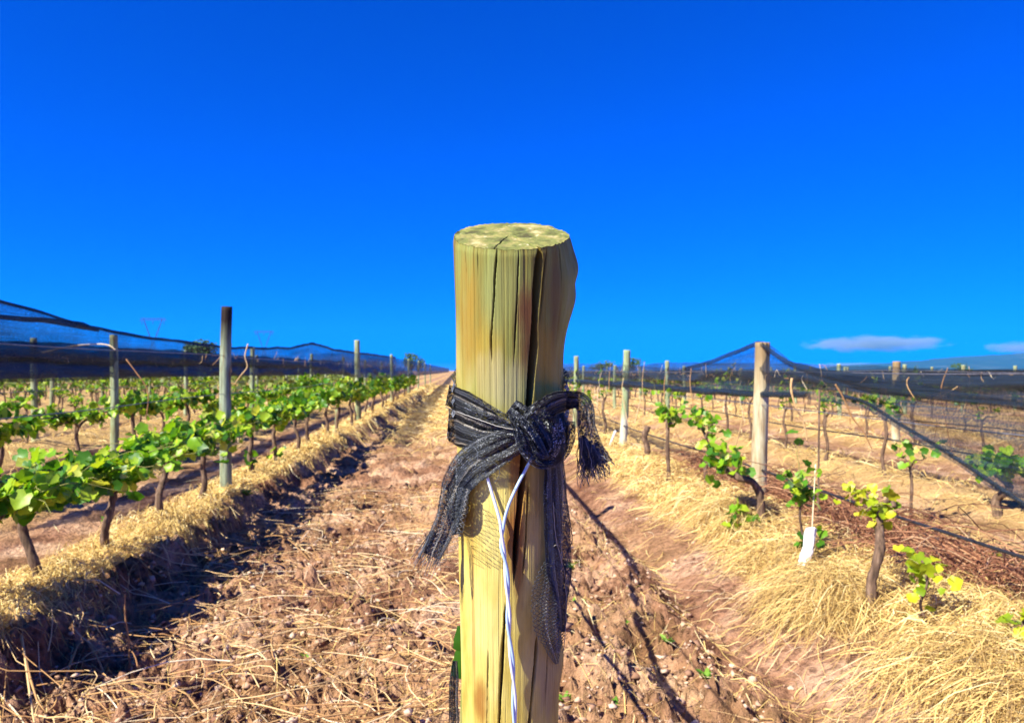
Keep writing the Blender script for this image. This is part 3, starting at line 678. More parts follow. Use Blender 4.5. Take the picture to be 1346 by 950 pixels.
# loose yarn edges: pale hem threads and strays
def px_line(pts, rad, n=60, jit=0.6):
    C = spline(np.array(pts, float), n); C[:, :2] += rng.normal(0, jit, (n, 2)) * 0.4
    return post_pt(C[:, 0], C[:, 1], C[:, 2], C[:, 3])
hem = [px_line([(586, 535, .006, 0), (606, 543, .007, 0), (634, 553, .009, 0), (662, 562, .012, 0), (690, 566, .018, 0)], 0, 60),
       px_line([(727, 660, .012, .003), (730, 700, .012, .003), (736, 730, .012, .004), (743, 760, .010, .006), (744, 810, .010, .006), (741, 850, .008, .004), (735, 872, .006, .003)], 0, 60),
       px_line([(741, 625, .012, .006), (745, 660, .010, .008), (750, 690, .008, .010), (752, 710, .006, .010), (746, 724, .006, .010)], 0, 60)]
yarns('hem_thread', np.stack(hem), 0.0006)
st = []
for k in range(46):
    cx, cy = rng.choice([(640, 545), (640, 596), (715, 560), (735, 535), (725, 600), (733, 700), (600, 640), (722, 800), (770, 560)], p=None)
    x0, y0 = cx + rng.normal(0, 16), cy + rng.normal(0, 12); an = rng.uniform(0, 6.28); c = rng.normal(0, 1.4)
    tt = np.linspace(0, 1, 12); L = rng.uniform(8, 26)
    st.append(post_pt(x0 + np.cos(an + c * tt) * L * tt, y0 + np.sin(an + c * tt) * L * tt, 0.012 + 0.012 * tt * rng.random(), 0.006 + 0.01 * tt * rng.random()))
yarns('stray_thread', np.stack(st), 0.00025)

# ------------------------------------------------------------------ the white twisted wire on the post
mw, n, l, p = mat('white_wire'); p.inputs['Base Color'].default_value = (0.78, 0.82, 0.86, 1); p.inputs['Roughness'].default_value = 0.3
mb, n, l, p = mat('pale_blue_wire'); p.inputs['Base Color'].default_value = (0.45, 0.62, 0.78, 1); p.inputs['Roughness'].default_value = 0.3
wroot = empty('twisted_wire', post_pt(665, 800, 0.0), 'white and pale blue plastic wire twisted together down the post front', 'wire')
def strand(pts, ph, m, arm):
    C = spline(np.array(arm, float), 30); C2 = spline(np.array(pts, float), 200)
    k = np.linspace(0, 1, 200); tw = ph + k * 2 * np.pi * 3.4
    A = post_pt(C[:, 0], C[:, 1], C[:, 2]); B = post_pt(C2[:, 0] + 1.9 * np.cos(tw), C2[:, 1], C2[:, 2] - 0.0016 * np.sin(tw))
    Q = np.concatenate([A[:-1], B]); Q = np.concatenate([Q[:20], spline(Q[20:48:4], 28), Q[48:]])
    tube('strand', Q - np.array(wroot.location), 0.0017, m, 10, wroot)
mid = [(660, 692, .006), (660, 715, .006), (665, 745, .006), (668, 790, .006), (669, 830, .006), (674, 880, .006), (676, 930, .006), (676, 990, .006), (674, 1080, .006)]
strand(mid, math.pi, mw, [(632, 600, .002), (639, 622, .003), (648, 652, .004), (656, 680, .006), (658, 690, .006)])
strand(mid, 0, mb, [(702, 596, .006), (693, 613, .006), (678, 642, .005), (667, 668, .006), (662, 690, .006)])

# ------------------------------------------------------------------ row posts
def post_mesh(name, h, r, seed, bend=0.01):
    th = np.linspace(0, 2 * np.pi, 41)[:-1]; zv = np.linspace(-0.25, h, 46); TH, Z = np.meshgrid(th, zv)
    rr = r * (1.04 - 0.08 * Z / h) * (1 + 0.05 * fbm(np.cos(TH) * 2 + seed, np.sin(TH) * 2 + Z * 1.5, seed, 3))
    for k in range(5):
        a = rng.uniform(0, 6.28); z0 = rng.uniform(0, h); zl = rng.uniform(0.25, 0.7)
        da = np.angle(np.exp(1j * (TH - a - 0.1 * np.sin(Z * 3))))
        rr = rr - r * 0.22 * np.exp(-(da / 0.09) ** 2) * np.exp(-((Z - z0) / zl) ** 4)
    X = rr * np.cos(TH) + bend * np.sin(Z * 2 + seed); Y = rr * np.sin(TH) + bend * np.cos(Z * 1.7 + seed)
    V = np.stack([X, Y, Z], -1).reshape(-1, 3)
    top = np.array([[X[-1].mean(), Y[-1].mean(), h + 0.004]])
    n = len(th); b = (len(zv) - 1) * n
    cap = np.stack([b + np.arange(n), b + (np.arange(n) + 1) % n, np.full(n, len(V))], -1)
    return mesh_np(name, np.concatenate([V, top]), [grid_faces(len(zv), n, True), cap])
def row_post(x0, y, h, r, m, label, group=None, lean=(0, 0), seed=1, me=None, name='vineyard_post'):
    x = x0 + K * y; z = Hs(x, y)
    me = me or post_mesh('vineyard_post', h, r, seed)
    o = obj(name, me, M[m], None, (x, y, z)); o.rotation_euler = (R(lean[0]), R(lean[1]), rng.uniform(0, 6) if lean == (0, 0) else 0)
    return tag(o, label, 'post', group)
def hgt(px, py, x0):                         # height of a post whose head is at this picture point
    y = row_y(x0, px); return y, CAMZ + (HY - py) / F * y - Hs(x0 + K * y, y)
y1, h1 = hgt(296, 403, L1); row_post(L1, y1, h1, 0.058, 'post_dark', 'tall grey-green post with a dark brown head in the leafy row', lean=(0, 0.6), seed=2)
y2, h2 = hgt(470, 447, L1); row_post(L1, y2, h2, 0.068, 'post_green', 'olive post next after the dark-headed one in the leafy row', seed=3)
y3, h3 = hgt(150, 440, L2); row_post(L2, y3, h3, 0.056, 'post_green', 'grey-green post under the sloping net behind the leafy row', seed=4)
y4, h4 = hgt(998, 450, R1); row_post(R1, y4, h4, 0.068, 'post_tan', 'stout tan post holding the net up like a tent', lean=(0, 0.8), seed=5)
y5, h5 = hgt(819, 460, R1); row_post(R1, y5, h5, 0.058, 'post_white', 'green post with a whitened foot in the net row', lean=(0, 2.2), seed=6)
y6, h6 = hgt(757, 468, R1); row_post(R1, y6, h6, 0.058, 'post_green', 'slim green post beyond the one with the whitened foot', seed=7)
y7, h7 = hgt(877, 474, R2); row_post(R2, y7, h7, 0.056, 'post_green', 'post in the second netted row seen behind the leaves', seed=8)
y8, h8 = hgt(1178, 475, R3); row_post(R3, y8, h8, 0.068, 'post_tan', 'short-topped post standing among the straw strips below the cloud', seed=9)
pm = [post_mesh('vineyard_post', 1.85, 0.056, s) for s in (21, 22, 23)]
for me in pm: me.materials.append(M['post_green'])
def far_posts(x0, ylist, label, group):
    for y in ylist:
        o = row_post(x0, y, 0, 0, 'post_green', label, group, me=pm[rng.integers(3)])
        if x0 > 0.1: o.scale.z = (0.82 if x0 < 3 else 0.78) + rng.normal(0, 0.012)
far_posts(L1, [28, 38, 48, 58, 70], 'distant post of the leafy row nearing the skyline', 'far posts of the leafy row')
far_posts(L2, [18.3, 25.8, 33, 41, 50], 'distant post of the row behind the leafy row', 'far posts behind the leafy row')
far_posts(R1, [22, 27.5, 33, 39, 46], 'distant post of the net row nearing the skyline', 'far posts of the net row')
far_posts(R2, [13.0, 24.9, 31, 37, 44], 'distant post of the second netted row', 'far posts of the second netted row')
far_posts(R3, [19.6, 25.8, 32, 39], 'distant post of the third netted row', 'far posts of the third netted row')
far_posts(X0, [6.7, 12.4, 18, 24, 30, 37, 45], 'row post hidden behind the thick tied post', 'posts behind the tied post')
for r_ in range(3, 8):
    far_posts(L1 - SP * (r_ - 1), [9.5 + r_ * 1.3 + 7.5 * k for k in range(5)], 'thin far post in the outer rows behind the leafy row', 'outer rows posts behind the leafy row')
    far_posts(R1 + SP * r_, [9.5 + r_ * 1.3 + 7 * k for k in range(5)], 'thin far post in the outer netted rows', 'outer netted rows posts')

# ------------------------------------------------------------------ wires, hoses
def row_line(name, x0, ya, yb, z, rad, m, label, cat, group=None, sag=0.03, per=6.0, dx=0.0, n=None):
    n = n or int((yb - ya) * 2.2) + 2
    y = np.linspace(ya, yb, n); x = x0 + K * y + dx
    zz = z - sag * np.abs(np.sin(np.pi * (y - ya) / per)) + 0.012 * fbm(y * 0.8, y * 0 + z, int(abs(x0) * 10) + 3, 2)
    base = np.array([x[0], y[0], 0.0])
    o = tube(name, np.stack([x, y, zz], -1), rad, M[m], 5, None, base)
    return tag(o, label, cat, group)
row_line('drip_hose', L1, 1.5, 60, 0.845, 0.010, 'hose', 'black drip hose running through the leafy row', 'hose', sag=0.02)
row_line('drip_hose', R1, 1.6, 60, 0.54, 0.010, 'hose', 'black drip hose strung low along the net row', 'hose', sag=0.03)
row_line('drip_hose', L2, 3, 60, 0.84, 0.010, 'hose', 'black drip hose in the row behind the leafy row', 'hose', sag=0.02)
row_line('drip_hose', R2, 3, 60, 0.58, 0.010, 'hose', 'black drip hose in the second netted row', 'hose')
row_line('drip_hose', R3, 5, 60, 0.58, 0.010, 'hose', 'black drip hose in the third netted row', 'hose')
row_line('drip_hose', X0, 1.3, 60, 0.72, 0.009, 'hose', 'black drip hose in the row behind the thick tied post', 'hose')
for x0, ya, nm in ((L1, 1.5, 'the leafy row'), (L2, 3, 'the row behind the leafy row'), (R1, 1.6, 'the net row'), (R2, 3, 'the second netted row'), (X0, 1.3, 'the row of the thick tied post')):
    for z, q in ((1.12, 'middle'), (1.52 if x0 < 0 else 1.42, 'top')):
        if x0 == X0 and q == 'top': continue
        row_line('trellis_wire', x0, ya, 60, z + (0.0 if x0 > 0 else 0.06), 0.0035, 'wire', 'thin %s trellis wire of %s' % (q, nm), 'wire', sag=0.02)
hp = [on_ground(px, py) + np.array([0, 0, 0.012]) for px, py in ((1255, 838), (1280, 856), (1310, 872), (1346, 892), (1400, 925))]
tag(tube('ground_hose', spline(hp, 40) - 0, 0.010, M['hose'], 6), 'black hose lying on the soil beside the dry grass', 'hose')

# ------------------------------------------------------------------ nets along the rows
def net_thing(label, group, base):
    return empty('shade_net', base, label, 'net', group)
def net_sheet(root, x0, prof, seed, nz=20, name='net_sheet', amp=0.05, step=0.12):
    """prof: (y, z top, z bottom, layers top, layers bottom)"""
    p = np.array(sorted(prof)); n = int(min(420, (p[-1, 0] - p[0, 0]) / step))
    tt = np.linspace(0, 1, n); y = p[0, 0] * (p[-1, 0] / p[0, 0]) ** tt
    c = [np.interp(y, p[:, 0], p[:, k]) for k in range(1, 5)]
    v = np.linspace(0, 1, nz)
    Yg = np.repeat(y[:, None], nz, 1); V = np.repeat(v[None], n, 0)
    z = c[0][:, None] + (c[1] - c[0])[:, None] * V + 0.02 * fbm(Yg * 1.3, V * 2, seed, 3)
    x = x0 + K * Yg + amp * fbm(Yg * 0.9, V * 3.5, seed + 1, 3) + amp * 0.5 * np.sin(V * 9 + 2 * fbm(Yg, V, seed + 5, 2))
    dn = c[2][:, None] + (c[3] - c[2])[:, None] * V + 0.25 * fbm(Yg * 0.5, V * 5, seed + 2, 3)
    b = np.array(root.location)
    return obj(name, mesh_np(name, np.stack([x, Yg, z], -1) - b, grid_faces(n, nz), attrs={'dens': dn}), M['net'], root)
def net_roll(root, x0, pts, seed, name='net_roll', dens=0.75, pull=0.0):
    """gathered net hanging in a thick roll: (y, z, thickness)"""
    p = np.array(sorted(pts)); n = int(min(360, 12 + (p[-1, 0] - p[0, 0]) * 9)); y = p[0, 0] * (p[-1, 0] / p[0, 0]) ** np.linspace(0, 1, n)
    z = np.interp(y, p[:, 0], p[:, 1]); w = np.interp(y, p[:, 0], p[:, 2]); k = 18
    an = np.linspace(0, 2 * np.pi, k + 1)[:-1]; A, Yg = np.meshgrid(an, y)
    rr = 0.5 * w[:, None] * (1 + 0.35 * fbm(Yg * 1.6, np.cos(A) * 2 + 3, seed, 3) + 0.14 * np.sin(A * 5 + Yg * 2))
    x = x0 + K * Yg + 0.45 * rr * np.cos(A) - pull * np.exp(-(Yg - y[0]) / 0.3); zz = z[:, None] + rr * np.sin(A) + 0.03 * fbm(Yg * 1.1, Yg * 0, seed + 2, 2)
    return obj(name, mesh_np(name, np.stack([x, Yg, zz], -1) - np.array(root.location), grid_faces(n, k, True), attrs={'dens': np.full(A.shape, dens)}), M['net'], root)
def from_px(x0, rows):
    out = []
    for px, yt, yb, dt, db in rows:
        Y = row_y(x0, px); out.append((Y, CAMZ + (HY - yt) / F * Y, CAMZ + (HY - yb) / F * Y, dt, db))
    return out
def roll_px(x0, rows):
    return [(row_y(x0, px), CAMZ + (HY - py) / F * row_y(x0, px), w / F * row_y(x0, px)) for px, py, w in rows]
nr = net_thing('black shade net lifted to a peak by the stout tan post', None, (R1 + K * 6.7, 6.7, 0))
net_sheet(nr, R1, from_px(R1, [(655, 481, 496, .6, .7), (700, 479, 500, .5, .75), (740, 478, 503, .4, .75), (800, 478, 506, .35, .75), (860, 482, 510, .35, .8), (900, 484, 513, .4, .8), (940, 470, 515, .38, .8), (998, 448, 518, .38, .8),
        (1040, 474, 522, .42, .7), (1090, 490, 526, .5, .55), (1140, 498, 536, .6, .62), (1200, 506, 572, .6, .62), (1270, 516, 618, .6, .60), (1346, 528, 668, .6, .60), (1430, 536, 720, .4, .2)]), 3, nz=30)
net_roll(nr, R1, roll_px(R1, [(900, 485, 4), (940, 474, 5), (998, 452, 6), (1040, 480, 7), (1080, 494, 14), (1140, 506, 22), (1200, 514, 16), (1280, 526, 13), (1346, 536, 14), (1430, 546, 16)]), 5, dens=0.5)
net_roll(nr, R1, roll_px(R1, [(1100, 520, 5), (1140, 533, 5), (1200, 568, 5), (1270, 612, 6), (1346, 662, 6), (1430, 720, 7)]), 6, 'net_hem', 0.8)
net_roll(nr, R1, roll_px(R1, [(655, 495, 3), (740, 501, 5), (800, 504, 7), (860, 508, 8), (940, 514, 8), (1000, 518, 8), (1060, 520, 6)]), 7, 'net_hem', 0.85)
n2 = net_thing('dark net sloping down from a high peak behind the leafy row', None, (L2 + K * 9, 9, 0))
net_sheet(n2, L2, from_px(L2, [(-260, 360, 505, .42, .8), (-100, 368, 500, .55, .85), (0, 393, 498, .55, .9), (60, 411, 497, .55, .85), (110, 427, 496, .5, .85), (200, 443, 495, .5, .85), (300, 456, 494, .55, .85), (380, 458, 493, .55, .85), (410, 450, 492, .5, .85), (440, 460, 492, .55, .85), (520, 470, 491, .6, .8)]), 13, nz=30)
net_roll(n2, L2, roll_px(L2, [(-200, 398, 7), (0, 416, 7), (60, 422, 7), (108, 429, 9), (130, 434, 3)]), 15, 'net_hem', 0.85)
net_roll(n2, L2, roll_px(L2, [(-200, 470, 34), (0, 463, 26), (120, 467, 24), (240, 472, 18), (340, 476, 14), (450, 480, 9)]), 16, dens=0.6)
net_roll(n2, L2, roll_px(L2, [(-200, 362, 4), (-100, 369, 4), (0, 394, 4), (60, 412, 4), (110, 428, 4), (200, 444, 4), (300, 457, 3), (380, 458, 3), (410, 451, 3), (440, 460, 3), (520, 470, 2)]), 17, 'net_hem', 0.8)
n1 = net_thing('dark gathered net over the far end of the leafy row', None, (L1 + K * 18, 18, 0))
net_sheet(n1, L1, [(12.5, 1.70, 1.45, .3, .6), (18, 1.84, 1.25, .5, .9), (26, 1.90, 1.15, .6, .9), (40, 1.95, 1.1, .7, .95), (110, 2.0, 1.0, .8, .95), (260, 2.2, 0.9, .8, .95)], 23)
for r_ in range(3, 11):
    x0 = L1 - SP * (r_ - 1)
    nn = net_thing('dark net band over an outer row behind the leafy row', 'nets of the outer rows behind the leafy row', (x0 + K * 15, 15, 0))
    net_sheet(nn, x0, [(6, 1.84, 1.26, .5, .8), (14, 1.80, 1.22, .55, .85), (22, 1.90, 1.26, .5, .85), (30, 1.80, 1.2, .5, .9), (45, 1.85, 1.2, .5, .9), (110, 1.85, 1.1, .5, .9)], 30 + r_, nz=12, step=0.25)
rz = lambda d: CAMZ + d
n3 = net_thing('dark net hung along the second netted row', None, (R2 + K * 10, 10, 0))
net_sheet(n3, R2, [(4.5, rz(-.02), rz(-.34), .45, .8), (7, rz(.0), rz(-.32), .45, .8), (12, rz(.12), rz(-.26), .45, .8), (18.6, rz(.2), rz(-.24), .45, .8), (26, rz(.12), rz(-.24), .5, .8), (40, rz(.2), rz(-.2), .5, .8), (60, rz(.2), rz(-.2), .5, .8)], 43)
for r_ in range(2, 10):
    x0 = R1 + SP * r_
    nn = net_thing('dark net band over an outer netted row below the hills', 'nets of the outer netted rows', (x0 + K * 13, 13, 0))
    net_sheet(nn, x0, [(6, rz(-.06), rz(-.36), .5, .85), (13.4, rz(.04), rz(-.34), .5, .85), (20, rz(-.05), rz(-.34), .5, .85), (28, rz(.0), rz(-.34), .5, .9), (45, rz(-.02), rz(-.40), .5, .9), (110, rz(-.02), rz(-.4), .5, .9)], 50 + r_, nz=12, step=0.25)
nc = net_thing('gathered net roll running back from the thick tied post', None, (X0 + K * 2, 2, 0))
yc = np.linspace(0.95, 4.6, 30)
net_roll(nc, X0, [(y, 1.31 - 0.45 * math.sin(math.pi * (y - 0.95) / 3.65) ** 1.3, 0.045) for y in yc[:-1]] + [(y, 1.33 + 0.03 * math.sin(y * 0.9), 0.06) for y in np.arange(4.6, 60, 2.0)], 61, dens=0.8, pull=0.085)

# ------------------------------------------------------------------ vines
LT = np.array([(0, .04, 0), (.22, -.12, .05), (.47, .02, .13), (.46, .24, .10), (.58, .46, .15), (.42, .62, .08), (.27, .80, .03), (0, .98, -.12), (-.27, .80, .03), (-.42, .62, .08), (-.58, .46, .15), (-.46, .24, .10), (-.47, .02, .13), (-.22, -.12, .05), (0, .36, -.05)], float)
LF = np.array([(i, (i + 1) % 14, 14) for i in range(14)])
leaf_me = {}
for key in ('leaf', 'leaf_yellow'):
    leaf_me[key] = []
    for q in range(3):
        T = LT.copy(); T[:, 2] += 0.45 * (q - 0.6) * (T[:, 1] - 0.4) ** 2 + rng.normal(0, 0.04, 15); T[:, 0] *= (1, 1.1, 0.9)[q]
        me = mesh_np('leaf', T, LF, smooth=False); me.materials.append(M[key]); leaf_me[key].append((me, T))
def leaf_frames(n):
    nrm = norm(rng.normal(0, 0.75, (n, 3)) + np.array([-0.25, -0.35, 0.75]))
    tip = rng.normal(0, 1, (n, 3)) + np.array([0, 0, -0.5]); tip = norm(tip - (tip * nrm).sum(-1, keepdims=True) * nrm)
    return np.stack([np.cross(tip, nrm), tip, nrm], -1)      # columns x, y, z
def leaves_joined(name, pos, size, key, parent, kind='stuff'):
    n = len(pos); Fm = leaf_frames(n); q = rng.integers(0, 3, n)
    T = np.stack([leaf_me[key][k][1] for k in range(3)])[q]
    V = pos[:, None] + size[:, None, None] * np.einsum('nij,nkj->nki', Fm, T)
    f = (LF[None] + (np.arange(n) * 15)[:, None, None]).reshape(-1, 3)
    o = obj(name, mesh_np(name, V, f, smooth=False), M[key], parent)
    if kind: o['kind'] = kind
    return o
def leaves_single(pos, size, key, parent):
    Fm = leaf_frames(len(pos))
    for i in range(len(pos)):
        o = bpy.data.objects.new('leaf', leaf_me[key][rng.integers(3)][0]); COL.objects.link(o); o.parent = parent
        m4 = Matrix.Identity(4)
        for a in range(3):
            for b in range(3): m4[a][b] = Fm[i, a, b] * size[i]
            m4[a][3] = pos[i, a]
        o.matrix_local = m4

def trunk_tube(name, pts, r0, r1, parent, m='bark', k=9, n=26, gn=0.16):
    C = spline(np.array(pts, float), n); sd = rng.integers(1000)
    V, f = tube_arrays(C, np.linspace(r0, r1, n) * (1 + gn * fbm(np.arange(n) * 0.5, np.arange(n) * 0.0, int(sd), 3)), k)
    V = V + rng.normal(0, r0 * 0.07, V.shape)
    return obj(name, mesh_np(name, V, [f, np.arange(k)[None, ::-1], (np.arange(k) + (n - 1) * k)[None]]), M[m], parent)

def vine(base, label, group=None, h=0.62, r=0.024, lean=(0, 0), arms=(0.45, 0.45), shoots=12, slen=(0.2, 0.45), per=9, lsize=(0.06, 0.115), key='leaf', single=False, spread=0.14, up=0.6, root=None, lowleaf=0):
    """trunk, two arms tied along the row, green shoots and their leaves; everything relative to the foot"""
    root = root or empty('grapevine', base, label, 'vine', group)
    d = np.array([K, 1, 0]) / math.hypot(K, 1); sdv = np.array([1, -K, 0])
    top = np.array([lean[0], lean[1], h])
    w = rng.normal(0, 0.025, (3, 3)); w[:, 2] = 0
    trunk_tube('trunk', [(0, 0, -0.08), np.array([0, 0, 0.0]) + w[0] * 0.3, top * 0.35 + w[1], top * 0.7 + w[2], top], r * 1.25, r * 0.85, root)
    starts = []
    for sgn, al in zip((-1, 1), arms):
        if al <= 0: continue
        e = top + d * sgn * al + np.array([0, 0, 0.08 + rng.normal(0, 0.03)])
        pts = [top - np.array([0, 0, 0.02]), top + d * sgn * al * 0.3 + np.array([0, 0, 0.06]), top + d * sgn * al * 0.65 + np.array([0, 0, 0.07]) + rng.normal(0, .015, 3), e]
        trunk_tube('arm', pts, r * 0.75, r * 0.35, root, n=16, k=7)
        C = spline(np.array(pts), 20); starts += [C[i] for i in rng.integers(2, 20, max(1, int(shoots * al / sum(arms))))]
    if not starts: starts = [top * rng.uniform(0.75, 1.0) for _ in range(shoots)]
    SPn, lp = [], []
    for s0 in starts:
        L = rng.uniform(*slen); a = rng.uniform(0, 6.28); o = np.array([math.cos(a), math.sin(a), 0]) * rng.uniform(0.2, 1) * spread / 0.14 * 0.5
        t = np.linspace(0, 1, 8)[:, None]
        c = s0 + (o + np.array([0, 0, up])) * L * t + np.array([0, 0, -0.45]) * L * t ** 2 * rng.uniform(0.2, 1.5) + rng.normal(0, 0.012, (8, 3)) * t
        SPn.append(c)
        k = max(2, int(per * rng.uniform(0.7, 1.3))); tk = rng.uniform(0.08, 1, k)
        lp.append(np.stack([np.interp(tk, t[:, 0], c[:, j]) for j in range(3)], -1) + rng.normal(0, 0.032, (k, 3)))
    V, f = tube_arrays(np.stack(SPn), np.linspace(0.0032, 0.0016, 8)[None], 4)
    obj('shoots', mesh_np('shoots', V, f), M['shoot'], root)['kind'] = 'stuff'
    lp = np.concatenate(lp)
    if lowleaf:
        lp = np.concatenate([lp, rng.normal(0, 1, (lowleaf, 3)) * (0.05, 0.05, 0.06) + (0, 0, 0.14)])
    sz = rng.uniform(*lsize, len(lp))
    rng.shuffle(lp)
    if single:
        leaves_single(lp[:290], sz, key, root)
        if len(lp) > 290: leaves_joined('foliage', lp[290:], sz[290:], key, root)
    else: leaves_joined('foliage', lp, sz, key, root)
    return root
def copy_tree(o, parent=None):
    c = o.copy(); COL.objects.link(c)
    if parent is not None: c.parent = parent
    for ch in list(o.children): copy_tree(ch, c)
    return c
def rb(x0, y, dx=0.0):
    x = x0 + K * y + dx; return np.array([x, y, Hs(x, y)])

# leafy row
V1 = [(3.65, 'low dense vine spilling over the drip hose at the open end of the leafy row', 28, 11), (4.35, 'dense bright vine between the spilling one and the crooked-trunked vine', 26, 10), (5.15, 'leafy vine with a crooked bare trunk rising from the straw berm', 26, 11),
      (6.15, 'broad leafy vine hiding its trunk before the dark-headed post', 20, 11), (7.05, 'leafy vine with a slim dark trunk beside the dark-headed post', 20, 11)]
for y, lb, ns, pr in V1:
    vine(rb(L1, y), lb, None, h=0.46 if y < 6 else 0.50, r=0.026, arms=(0.7, 0.7), shoots=int(ns * 1.6), per=pr, slen=(0.1, 0.78), lsize=(0.04, 0.105), single=True, spread=0.26, up=0.5, lean=(rng.normal(0, .04), rng.normal(0, .08)))
for y, lb in ((8.8, 'first leafy vine past the dark-headed post with leaves at its foot'), (10.0, 'second leafy vine past the dark-headed post towards the olive post'), (11.3, 'third leafy vine past the dark-headed post with clean bare trunk')):
    vine(rb(L1, y), lb, None, h=0.54, r=0.026, arms=(0.65, 0.7), shoots=38, per=10, slen=(0.2, 0.55), lsize=(0.06, 0.11), spread=0.24, lowleaf=8 if y < 11 else 0)
# prototypes for the far vines
prot = [vine((0, 0, 0), 'p', None, h=0.55, r=0.026, arms=(0.65, 0.65), shoots=28, per=9, slen=(0.15, 0.5 + 0.1 * _), lsize=(0.06, 0.12), spread=0.22) for _ in range(3)]
prot_s = [vine((0, 0, 0), 'p', None, h=0.62, r=0.022, arms=(0.4, 0.4), shoots=s, per=6, lsize=(0.05, 0.10), spread=0.10, slen=(0.2, 0.7), up=0.95) for s in (5, 8, 11)]
def far_vines(protos, x0, ylist, label, group):
    for y in ylist:
        r0 = copy_tree(protos[rng.integers(3)]); b = rb(x0, y, rng.normal(0, 0.05)); r0.location = b
        r0.rotation_euler = (0, 0, math.pi * rng.integers(2) + rng.normal(0, .1)); s = rng.uniform(0.8, 1.2); r0.scale = (s, s, s * rng.uniform(0.9, 1.15))
        r0['label'] = label; r0['group'] = group; r0['category'] = 'vine'
far_vines(prot, L1, [12.5 + 1.25 * k + rng.normal(0, .1) for k in range(24)], 'far leafy vine of the leafy row from the olive post on', 'far vines of the leafy row')
far_vines(prot, L2, [7.4, 8.2, 9.9, 11.6, 12.8, 14, 15.2, 16.5, 17.8, 19.2, 20.6, 22, 23.5, 25, 27], 'leafy vine of the row under the sloping net', 'vines under the sloping net')
for r_ in range(3, 7):
    far_vines(prot_s, L1 - SP * (r_ - 1), [8.5 + r_ * 1.5 + 1.6 * k + rng.normal(0, .2) for k in range(11)], 'small far vine in the outer rows behind the leafy row', 'outer vines behind the leafy row')
# net row: sparse vines
def vp(px, py, **k): return vine(on_ground(px, py), **k)
g = on_ground(1145, 815)
vp(1145, 815, label='short vine with thick bare trunk and yellow-green leaves above the grass mound', h=0.50, r=0.025, arms=(0.14, 0.16), shoots=12, slen=(0.10, 0.30), per=6, lsize=(0.03, 0.06), key='leaf_yellow', single=True, lean=(0.05, 0.03), spread=0.26, up=0.35)
vp(1226, 838, label='spindly young vine with a few bright yellow-green leaves by the prunings', h=0.34, r=0.006, arms=(0, 0), shoots=5, slen=(0.08, 0.22), per=5, lsize=(0.035, 0.065), key='leaf_yellow', single=True, lean=(-0.05, 0), lowleaf=4)
vp(1345, 868, label='small yellow-green vine beside the black hose on the soil', h=0.16, r=0.006, arms=(0, 0), shoots=3, slen=(0.06, 0.16), per=4, lsize=(0.04, 0.07), key='leaf_yellow', single=True)
vp(1296, 772, label='low vine with broad yellow leaves on a slanting pale stem', h=0.14, r=0.007, arms=(0, 0), shoots=3, slen=(0.06, 0.14), per=4, lsize=(0.05, 0.09), key='leaf_yellow', single=True, lean=(0.05, 0))
vp(1062, 742, label='thin vine climbing the pale stake above the white sleeve', h=0.44, r=0.008, arms=(0, 0), shoots=10, slen=(0.15, 0.55), per=6, lsize=(0.035, 0.075), key='leaf', single=True, up=0.85, lean=(-0.02, 0.05), spread=0.2, lowleaf=10)
b = on_ground(1002, 690)
av = empty('grapevine', b, 'vine with a thick arched trunk leaning on the stout tan post', 'vine')
trunk_tube('trunk', [(0.0, 0, -0.06), (-0.01, 0, 0.12), (-0.03, -0.02, 0.26), (-0.10, -0.04, 0.35), (-0.20, -0.03, 0.38), (-0.28, 0, 0.44)], 0.034, 0.026, av, n=34, k=12)
lp = np.concatenate([rng.normal(0, 1, (62, 3)) * (0.085, 0.10, 0.085) + (-0.30, 0.0, 0.52), rng.normal(0, 1, (26, 3)) * (0.06, 0.05, 0.05) + (-0.20, -0.05, 0.08)])
leaves_single(lp, rng.uniform(0.045, 0.085, len(lp)), 'leaf', av)
vp(928, 640, label='slim vine with a dark twisted trunk beside the arched one', h=0.52, r=0.020, arms=(0.2, 0.25), shoots=9, per=6, slen=(0.15, 0.6), lsize=(0.05, 0.09), key='leaf', spread=0.1, up=0.9)
vp(878, 625, label='vine with bare trunk and leaves high on it before the whitened post', h=0.60, r=0.022, arms=(0.2, 0.2), shoots=10, per=6, slen=(0.15, 0.6), lsize=(0.05, 0.10), key='leaf', up=0.9)
st_ = on_ground(849, 603); sr = empty('vine_stump', st_, 'short leafless vine stump beside the hose of the net row', 'stump'); trunk_tube('trunk', [(0, 0, -0.05), (0.02, 0, 0.15), (-0.02, 0, 0.32), (0.03, 0, 0.46)], 0.045, 0.04, sr)
vp(1196, 690, label='dry bushy vine with tangled bare stems behind the yellow-leaved one', h=0.55, r=0.014, arms=(0.25, 0.25), shoots=8, per=3, slen=(0.2, 0.5), lsize=(0.05, 0.085), key='leaf', spread=0.22)
vp(1312, 668, label='round bright green bushy vine seen through the hanging net', h=0.38, r=0.035, arms=(0.22, 0.22), shoots=22, per=9, slen=(0.15, 0.34), lsize=(0.07, 0.11), key='leaf', single=True, spread=0.3, up=0.55)
far_vines(prot_s, R1, [14 + 1.4 * k for k in range(16)], 'sparse vine of the net row beyond the whitened post', 'sparse far vines of the net row')
far_vines(prot_s, R2, [9.2, 10.6, 12, 13.4, 14.8, 16.2, 17.8, 19.4, 21, 23, 25], 'sparse vine of the second netted row', 'sparse vines of the second netted row')
far_vines(prot_s, R3, [9.5, 11.2, 12.8, 14.3, 16, 17.6, 19.2, 21, 23], 'sparse vine of the third netted row', 'sparse vines of the third netted row')
for r_ in range(3, 7):
    far_vines(prot_s, R1 + SP * r_, [9 + r_ * 1.5 + 1.8 * k for k in range(9)], 'small sparse vine in the outer netted rows', 'sparse vines of the outer netted rows')
